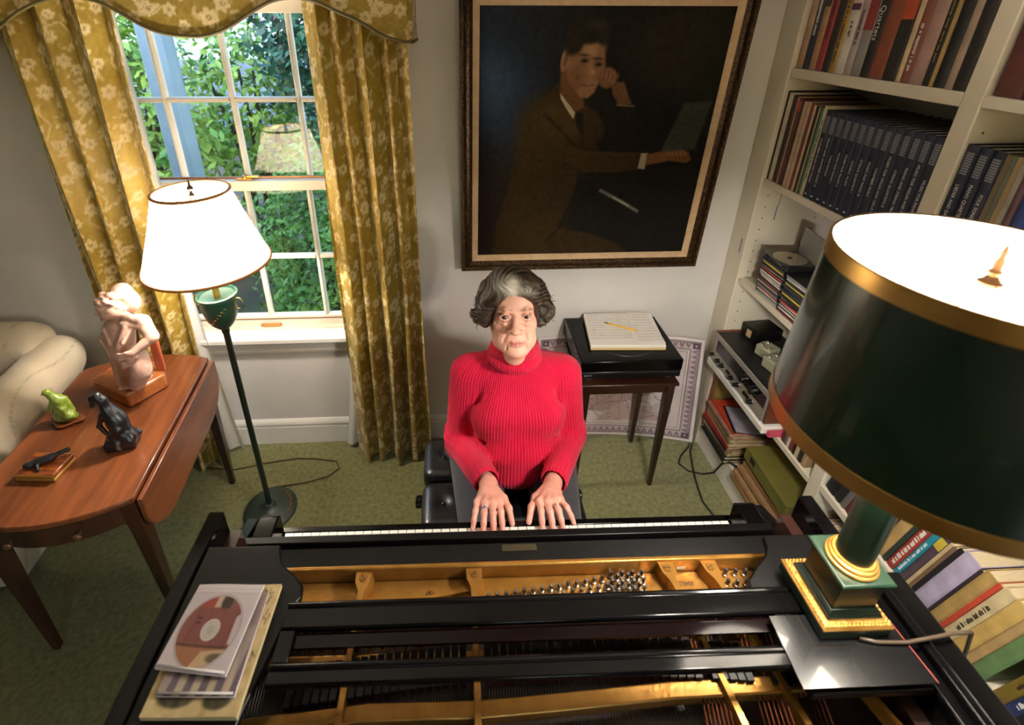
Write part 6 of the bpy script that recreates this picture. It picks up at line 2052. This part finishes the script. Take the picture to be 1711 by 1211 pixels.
# --- skull and face
he(F, (0, -.012, .035), (.074, .094, .088), .01)
he(F, (.001, .028, -.038), (.062, .058, .080), .03)
he(F, (0, .048, .042), (.058, .038, .050), .02)
for s in (-1, 1):
    he(F, (s * .041, .055, -.030), (.022, .020, .022), .02)
    hc(F, [(s * .054, .000, -.056), (s * .043, .030, -.086), (.003 + s * .022, .060, -.108)], [.016, .018, .016], .02)
    he(F, (.001 + s * .037, .046, -.076), (.021, .025, .027), .02)
    he(F, (s * .074, -.004, -.022), (.010, .018, .028), .006)
he(F, (.004, .072, -.112), (.022, .016, .015), .015)
he(F, (.002, .0675, -.078), (.033, .018, .030), .02)
for s in (-1, 1):
    he(F, (s * .0325, .097, .000), (.0195, .014, .0135), .009, sub=True)
    hc(F, [(s * .012, .086, .018), (s * .030, .087, .0215), (s * .048, .074, .016)], [.0055, .006, .005], .010)
    hc(F, [(s * .0165, .0845, -.001), (s * .024, .0893, .0072), (s * .033, .0902, .0094), (s * .042, .0868, .0068), (s * .049, .079, -.001)], [.0024, .0030, .0033, .0030, .0026], .004)
    hc(F, [(s * .0165, .0835, -.003), (s * .025, .0872, -.0072), (s * .034, .0875, -.0084), (s * .043, .0838, -.0065), (s * .049, .078, -.002)], [.0022, .0024, .0026, .0024, .0022], .004)
    hc(F, [(s * .018, .082, -.016), (s * .033, .083, -.0215), (s * .047, .075, -.016)], [.0026, .0030, .0026], .010)      # bags
hc(F, [(0, .082, .012), (-.001, .092, -.008), (-.003, .107, -.030)], [.0080, .0082, .0105], .010)
he(F, (-.003, .111, -.036), (.0150, .0125, .0112), .006)
for s in (-1, 1):
    he(F, (-.003 + s * .0160, .097, -.0420), (.0088, .0100, .0080), .005)
    he(F, (-.002 + s * .0065, .107, -.0500), (.0036, .004, .0030), .003, sub=True)
    hc(F, [(s * .0205, .090, -.040), (s * .029, .081, -.056), (s * .035, .074, -.075)], [.0008, .0012, .0008], .009, sub=True)
    hc(F, [(.002 + s * .0275, .0785, -.086), (.003 + s * .0295, .0755, -.098), (.003 + s * .030, .071, -.108)], [.0010, .0012, .0008], .006, sub=True)
hc(F, [(-.026, .0800, -.0768), (-.010, .0880, -.0745), (.001, .0878, -.0755), (.012, .0880, -.0745), (.028, .0800, -.0768)], [.0028, .0038, .0034, .0038, .0028], .004)
hc(F, [(-.023, .0805, -.0795), (-.010, .0860, -.0830), (.001, .0872, -.0842), (.012, .0860, -.0830), (.025, .0805, -.0795)], [.0028, .0042, .0046, .0042, .0028], .004)
hc(F, [(-.027, .0835, -.0772), (.001, .0925, -.0794), (.029, .0835, -.0772)], .0010, .003, sub=True)
# --- neck, trunk core, arms
F.cap((.186, 1.285, 1.09), (.198, 1.315, .97), .050, .056, .03)
hc(F, [(.004, .040, -.110), (.004, .010, -.140)], [.024, .034], .03)
F.ell((.204, 1.315, .88), (.13, .07, .12), .03).cap((.204, 1.31, .85), (.202, 1.29, .66), .09, .09, .03)
def arm(sx, sh, el, wr):
    F.cap(sh, el, .036, .031, .02)
    F.cap(el, wr, .031, .0265, .015)
SHL, ELL, WRL = (.040, 1.318, .915), (.012, 1.282, .640), (.092, 1.035, .722)
SHR, ELR, WRR = (.368, 1.318, .904), (.402, 1.282, .645), (.288, 1.035, .712)
arm(-1, SHL, ELL, WRL)
arm(1, SHR, ELR, WRR)
# --- hands: knuckle line, five fingers each
def hand(wr, kn, fingers, th):
    wr = np.array(wr)
    kn = [np.array(p) for p in kn]
    F.cap(wr, wr + (kn[1] - wr) * .35, .0255, .0225, .01)
    for p in kn:                                  # metacarpals
        F.cap(wr + (p - wr) * .22, p, .0150, .0112, .012)
    for p in kn:
        F.ell(p + np.array([0, .002, .0035]), (.0085, .0090, .0075), .006)
    for a, b in zip(kn[:-1], kn[1:]):
        F.cap(a * .55 + wr * .45, b * .55 + wr * .45, .011, .011, .012)
    for p, tip, rr in fingers:
        p, tip = np.array(p), np.array(tip)
        m1 = p * .55 + tip * .45 + np.array([0, 0, .0125])
        m2 = p * .22 + tip * .78 + np.array([0, 0, .0085])
        F.chain([p, m1, m2, tip], [rr * 1.22, rr * 1.14, rr * 1.03, rr * .86], .004)
        F.ell(m1 + np.array([0, 0, .002]), (rr * 1.02, rr * 1.1, rr * .85), .003)
    b0, b1, b2, b3 = [np.array(p) for p in th]
    F.chain([b0, b1, b2, b3], [.0150, .0120, .0098, .0078], .007)
KL = [(.0545, 0.952, 0.752), (.0745, 0.943, 0.759), (.0960, 0.941, 0.760), (.1165, 0.947, 0.755)]
hand(WRL, KL, [(KL[0], (.0385, .887, .7345), .0072), (KL[1], (.0665, .877, .7345), .0080), (KL[2], (.0945, .873, .7345), .0083), (KL[3], (.1195, .877, .7345), .0080)],
     [(.108, 1.012, .728), (.131, .972, .738), (.142, .936, .744), (.1480, .897, .7345)])
KR = [(.2310, 0.947, 0.752), (.2515, 0.941, 0.757), (.2725, 0.943, 0.756), (.2925, 0.952, 0.749)]
hand(WRR, KR, [(KR[0], (.2285, .877, .7345), .0080), (KR[1], (.2570, .873, .7345), .0083), (KR[2], (.2850, .878, .7345), .0080), (KR[3], (.3180, .890, .7345), .0072)],
     [(.262, 1.012, .722), (.226, .975, .733), (.207, .938, .742), (.1945, .900, .7345)])
# tendons
for wr, kk in ((WRL, KL), (WRR, KR)):
    for p in kk:
        a = np.array(wr) + np.array([0, -.02, .018])
        b = np.array(p) + np.array([0, .006, .0075])
        F.cap(a, b, .0022, .0030, .004)

def skin_col(V):
    base = C_('dca690')
    c = np.tile(base, (len(V), 1))
    d = V - HO
    a, b, u = d @ HR, d @ HF, d @ HU
    headm = V[:, 2] > 1.0
    def mixin(w, col):
        nonlocal c
        w = np.clip(w, 0, 1)[:, None]
        c = c * (1 - w) + C_(col) * w
    def g(pa, pb, pc, ra, rb, rc):
        return np.exp(-(((a - pa) / ra) ** 2 + ((b - pb) / rb) ** 2 + ((u - pc) / rc) ** 2)) * headm
    for s in (-1, 1):
        mixin(.40 * g(s * .042, .060, -.038, .022, .04, .020), 'd98f80')
        mixin(.22 * g(s * .033, .085, -.006, .022, .03, .016), 'c48a80')
        mixin(.80 * g(s * .033, .09, .0085, .018, .03, .0030), '6a4038')
        bx = np.clip((np.abs(a - s * .031) - .017) / .006, 0, 1)
        by = np.abs(u - (.0235 - 9.0 * (np.abs(a) - .029) ** 2)) / (.0034 - .05 * np.maximum(np.abs(a) - .026, 0))
        mixin(.62 * (1 - bx) * np.exp(-by ** 2) * headm * (b > .05), '6d5040')
        mixin(.35 * g(s * .030, .080, -.060, .006, .03, .022), 'b9786a')
        mixin(.35 * g(.002 + s * .030, .075, -.100, .004, .03, .014), 'a9685e')
    mixin(.35 * g(-.002, .11, -.040, .014, .02, .012), 'd58a7c')
    lip = np.exp(-((a - .001) / .0255) ** 4 - ((u + .0795) / .0085) ** 4) * (b > .074) * headm
    mixin(.80 * lip, 'b2605c')
    mixin(.7 * np.exp(-((a - .001) / .027) ** 4 - ((u + .0790) / .0012) ** 2) * (b > .074) * headm, '7a3a38')
    hm = (V[:, 1] < 1.10) & (V[:, 2] < .80)
    mixin(hm * .55, 'dd9d8d')
    mixin(hm * np.clip(vnoise(V, 55, 21), 0, 1) * .30, 'c98472')
    mixin(hm * np.clip((.905 - V[:, 1]) / .02, 0, 1) * .4, 'd98a80')
    c *= (1 + .03 * vnoise(V, 60, 22)[:, None])
    return c
body, BV = sculpt('body', F, MA('skin', .48, sss=.08, bump=.08, bscale=300), pw, 1, skin_col)
# nails
nm = M('nail', 'e0b0a4', .25, coat=.4)
for tip in [(.0385, .887), (.0665, .877), (.0945, .873), (.1195, .877), (.2285, .877), (.2570, .873), (.2850, .878), (.3180, .890)]:
    MB().box(-.0040, .0040, -.0042, .0042, 0, .0008, Matrix.Translation((tip[0], tip[1] + .0005, .7412)) @ Matrix.Rotation(.45, 4, 'X')).build('nail', nm, pw, bevel=.0004)
# rings
for (k, tip), col, st in (((KL[1], (.0665, .877, .7345)), 'c9c9d2', '3a5fb0'), ((KR[2], (.2850, .878, .7345)), 'd9c9a0', 'e8e4da')):
    k, tip = np.array(k), np.array(tip)
    p = k * .72 + tip * .28 + np.array([0, 0, .0085])
    rg_ = MB().tube([(p[0] + .0092 * math.cos(t), p[1] + .0022 * math.sin(t), p[2] + .0092 * math.sin(t)) for t in np.linspace(0, 2 * PI, 25)[:-1]], .0012, 6, closed=True).build('ring', M('ring_' + col, col, .15, .95), pw, smooth=180)
    MB().lathe([(.0028, 0), (.0036, .0014), (.0018, .0030)], 8, (p[0], p[1], p[2] + .0098)).build('stone', M('stone_' + st, st, .1, coat=.8), rg_, smooth=30)
# eyes
cam_p = np.array([0, 0, 2.0])
for s in (-1, 1):
    e = hd(s * .0325, .0762, -.0005)
    g = cam_p - e
    g /= np.linalg.norm(g)
    n1, n2 = 28, 20
    zz = Vector(g)
    q = zz.to_track_quat('Z', 'Y').to_matrix()
    V, cl = [], []
    for j in range(n2 + 1):
        ph = PI * j / n2
        for i in range(n1):
            t = 2 * PI * i / n1
            V.append(np.array(e) + np.array(q @ Vector((math.sin(ph) * math.cos(t), math.sin(ph) * math.sin(t), math.cos(ph)))) * .0122)
            cl.append(C_('060505') if ph < .30 else (C_('22160f') if ph < .66 else C_('c9b8ae')))
    V = np.array(V)
    Fq = [(j * n1 + i, j * n1 + (i + 1) % n1, (j + 1) * n1 + (i + 1) % n1, (j + 1) * n1 + i) for j in range(n2) for i in range(n1)]
    finish('eye', npmesh('eye', V - np.array([.20, 1.25, 0]), np.array(Fq)[:, ::-1], np.array(cl)), MA('eyeball', .12, coat=.6), pw)

# --- hair: set waves, grey streak at the front
F = Field((.03, 1.13, 1.04), (.335, 1.42, 1.355), .0030)
he(F, (0, -.022, .046), (.092, .104, .088), .01)
he(F, (.004, .045, .085), (.072, .045, .034), .02)
for s in (-1, 1):
    he(F, (s * .082, -.004, .030), (.028, .058, .058), .02)
    he(F, (s * .090, .006, -.002), (.026, .046, .040), .02)
    he(F, (s * .086, .000, -.030), (.020, .036, .024), .015)
hc(F, [(-.088, .020, -.012), (-.108, .024, -.016), (-.122, .024, -.004), (-.127, .024, .010)], [.022, .015, .009, .003], .012)
hc(F, [(.088, .016, -.010), (.105, .018, -.002), (.113, .018, .010)], [.025, .020, .010], .015)
hc(F, [(-.055, .060, .060), (-.078, .048, .035), (-.086, .040, .0)], [.026, .022, .018], .015)
hc(F, [(-.020, .074, .092), (.018, .082, .090), (.048, .076, .068), (.064, .062, .045)], [.022, .022, .020, .016], .010)
hc(F, [(-.012, .078, .086), (-.040, .074, .084), (-.062, .060, .064)], [.018, .018, .016], .010)
hc(F, [(.064, .060, .045), (.074, .046, .010), (.076, .040, -.03)], [.016, .016, .016], .012)
he(F, (0, -.075, -.03), (.075, .05, .06), .03)
# open the face
he(F, (.002, .100, -.030), (.064, .072, .088), .006, sub=True)
F.cap(hd(.003, .03, -.07), hd(.004, .06, -.16), .062, .07, .01, sub=True)
def hair_col(V):
    d = V - HO
    a, b, u = d @ HR, d @ HF, d @ HU
    ang = np.arctan2(a - .0, u + .02) * 9 + b * 60 + 2.0 * np.sin(u * 60)
    st = .5 + .5 * np.sin(ang * 3.1 + 3 * vnoise(V, 9, 31))
    st2 = .5 + .5 * np.sin(ang * 9.0 + 2 * vnoise(V, 14, 32))
    c = C_('211a14') * (1 - st[:, None]) + C_('4c3e31') * st[:, None]
    c = c * (.72 + .5 * st2[:, None])
    gs = np.exp(-((a + .012) / .017) ** 2 - ((u - .088) / .034) ** 2) * 1.5 * np.clip((b - .035) / .03, 0, 1) + .45 * np.exp(-((a + .045) / .022) ** 2 - ((u - .095) / .02) ** 2) + .35 * np.exp(-((a - .025) / .03) ** 2 - ((u - .078) / .014) ** 2) * np.clip((b - .035) / .03, 0, 1)
    gs = np.clip(gs * (.55 + .75 * st2), 0, 1)[:, None]
    return c * (1 - gs) + C_('dcd4c6') * gs
V, Q = F.mesh()
V = relax(V, Q, 2)
d = V - HO
a, b, u = d @ HR, d @ HF, d @ HU
ang = np.arctan2(a, u + .02) * 9 + b * 60 + 2.0 * np.sin(u * 60)
disp = .0020 * np.sin(ang * 3.1 + 3 * vnoise(V, 9, 31)) + .0010 * np.sin(ang * 9.0 + 2 * vnoise(V, 14, 32))
nrm = d / np.linalg.norm(d, axis=1)[:, None]
V2 = V + nrm * disp[:, None]
hair = finish('hair', npmesh('hair', V2 - np.array([.20, 1.25, 0]), Q, hair_col(V)), MA('hair_brown', .45, spec=.35, bump=.35, bscale=420), pw)
# loose locks along the silhouette
mb = MB()
r = random.Random(4)
for k in range(46):
    s = -1 if k % 2 else 1
    c0 = r.uniform(-.025, .07)
    b0 = r.uniform(-.02, .04)
    p0 = hd(s * r.uniform(.095, .106), b0, c0)
    p1 = hd(s * r.uniform(.108, .116), b0 + .01, c0 - .020)
    p2 = hd(s * r.uniform(.112, .130), b0 + r.uniform(0, .02), c0 - .026 + r.uniform(-.004, .014))
    mb.tube([p0, p1, p2], [.0022, .0014, .0003], 4)
mb.build('locks', M('hair_lock', '453830', .5), pw, smooth=180)['kind'] = 'stuff'

# --- red ribbed turtleneck
F = Field((-.085, 1.005, .535), (.485, 1.475, 1.10), .0044)
F.ell((.204, 1.325, .915), (.160, .085, .070), .03)
F.cap((.07, 1.322, .925), (.340, 1.322, .915), .050, .050, .04)
F.ell((.204, 1.312, .83), (.158, .105, .13), .04)
F.ell((.203, 1.295, .70), (.168, .130, .13), .04)
F.ell((.190, 1.290, .605), (.222, .150, .070), .04)
for x in (.135, .272):
    F.ell((x, 1.218, .804), (.086, .060, .080), .05)
F.ell((.200, 1.205, .685), (.135, .085, .085), .035)
F.ell((.198, 1.175, .615), (.105, .062, .055), .035)
F.cap((.09, 1.190, .732), (.205, 1.155, .722), .009, .010, .016, sub=True)
F.cap((.205, 1.155, .722), (.32, 1.190, .735), .010, .009, .016, sub=True)
def sleeve(sh, el, wr):
    sh, el, wr = map(np.array, (sh, el, wr))
    F.cap(sh, el, .060, .052, .025)
    w2 = wr + (el - wr) * .10
    F.cap(el, w2, .053, .0430, .015)
    for k, f in enumerate((.06, .15, .25)):
        p = el + (w2 - el) * f
        F.ell(p, (.060 - .003 * k, .013, .057 - .003 * k), .009)
    for k, f in enumerate((.80, .90)):
        p = sh + (el - sh) * f
        F.ell(p, (.0635, .061, .012), .009)
    F.cap(w2 + (w2 - el) * .03, w2 + (w2 - el) * .4, .035, .038, .004, sub=True)
sleeve(SHL, ELL, WRL)
sleeve(SHR, ELR, WRR)
# armpit creases and fold lines
F.cap((.075, 1.245, .89), (.070, 1.235, .74), .007, .006, .015, sub=True)
F.cap((.335, 1.245, .885), (.340, 1.235, .74), .007, .006, .015, sub=True)
# collar: two soft rolls
for zc, rr, kk in ((1.006, .068, .020), (1.038, .064, .016)):
    pts = [(.192 + (rr) * math.cos(t), 1.290 + (rr - .002) * math.sin(t), zc - (.010 if rr < .066 else -.002) * math.sin(t)) for t in np.linspace(0, 2 * PI, 25)]
    F.chain(pts, [kk] * len(pts), .008)
F.cap((.19, 1.292, 1.03), (.186, 1.275, 1.14), .046, .064, .006, sub=True)
def sweater_col(V):
    c = np.tile(C_('c40f38'), (len(V), 1))
    return c * (1 + .05 * vnoise(V, 8, 41)[:, None])
V, Q = F.mesh()
V = relax(V, Q, 3)
# flatten the hem so it sits on the lap
sw = finish('sweater', npmesh('sweater', V - np.array([.20, 1.25, 0]), Q, sweater_col(V)), MA('red_knit', .85, sheen=.1, spec=.2, bump=.2, bscale=700, rib=.45), pw)
def capd(V, a, b):
    a, b = np.array(a), np.array(b)
    ab = b - a
    t = np.clip((V - a) @ ab / (ab @ ab), 0, 1)
    q = a + t[:, None] * ab
    return np.linalg.norm(V - q, axis=1), t, q
phase = np.zeros(len(V))
th_t = np.arctan2(V[:, 0] - .203, 1.42 - V[:, 1])
phase = th_t * .215 * 2 * PI / .0078
colm = (V[:, 2] > .985) & (np.hypot(V[:, 0] - .192, V[:, 1] - 1.29) < .10)
phase[colm] = (np.arctan2(V[colm, 0] - .192, 1.29 - V[colm, 1]) * .072) * 2 * PI / .0055
for sh, el, wr in ((SHL, ELL, WRL), (SHR, ELR, WRR)):
    for p0, p1, rad0 in ((sh, el, .060), (el, wr, .057)):
        dd, t, q = capd(V, p0, p1)
        ax = np.array(p1) - np.array(p0)
        ax /= np.linalg.norm(ax)
        u1 = np.cross(ax, [0, 1, 0])
        u1 /= np.linalg.norm(u1)
        u2 = np.cross(ax, u1)
        rel = V - q
        an = np.arctan2(rel @ u1, rel @ u2)
        m = (dd < rad0) & ((t > .12) | (rad0 < .06))
        phase[m] = (an[m] * .046) * 2 * PI / .0075
setattr1(sw.data, 'rib', phase)

# --- trousers, socks and shoes
F = Field((-.06, .70, .06), (.46, 1.45, .66), .0065)
F.ell((.192, 1.300, .590), (.205, .140, .078), .03)
for x, s in ((.070, -1), (.322, 1)):
    F.cap((x + s * .005, 1.285, .588), (x - s * .012, .885, .512), .096, .064, .03)
    F.cap((x - s * .012, .885, .505), (x - s * .012, .905, .12), .060, .050, .02)
    F.cap((x - s * .05, 1.16, .655), (x + s * .08, 1.14, .650), .004, .004, .010, sub=True)
F.box((.2, 1.25, .470), (.4, .2, .0365), .002, .01, sub=True)     # pressed flat on the bench
V, Q = F.mesh()
V = relax(V, Q, 2)
finish('trousers', npmesh('trousers', V - np.array([.20, 1.25, 0]), Q, np.tile(C_('353439'), (len(V), 1)) * (1 + .05 * vnoise(V, 20, 51)[:, None])), MA('grey_wool', .9, sheen=.2, bump=.3, bscale=700), pw)
for x in (.094, .310):
    F = Field((x - .06, .70, -.005), (x + .06, .97, .15), .005)
    F.ell((x, .80, .028), (.042, .085, .026), .01).ell((x, .905, .040), (.036, .045, .038), .03).cap((x, .905, .05), (x, .905, .12), .036, .036, .02)
    F.box((x, .84, -.01), (.1, .2, .0115), .001, .002, sub=True)
    sculpt('shoe', F, M('black_shoe', '141315', .35, coat=.3), pw, 1)
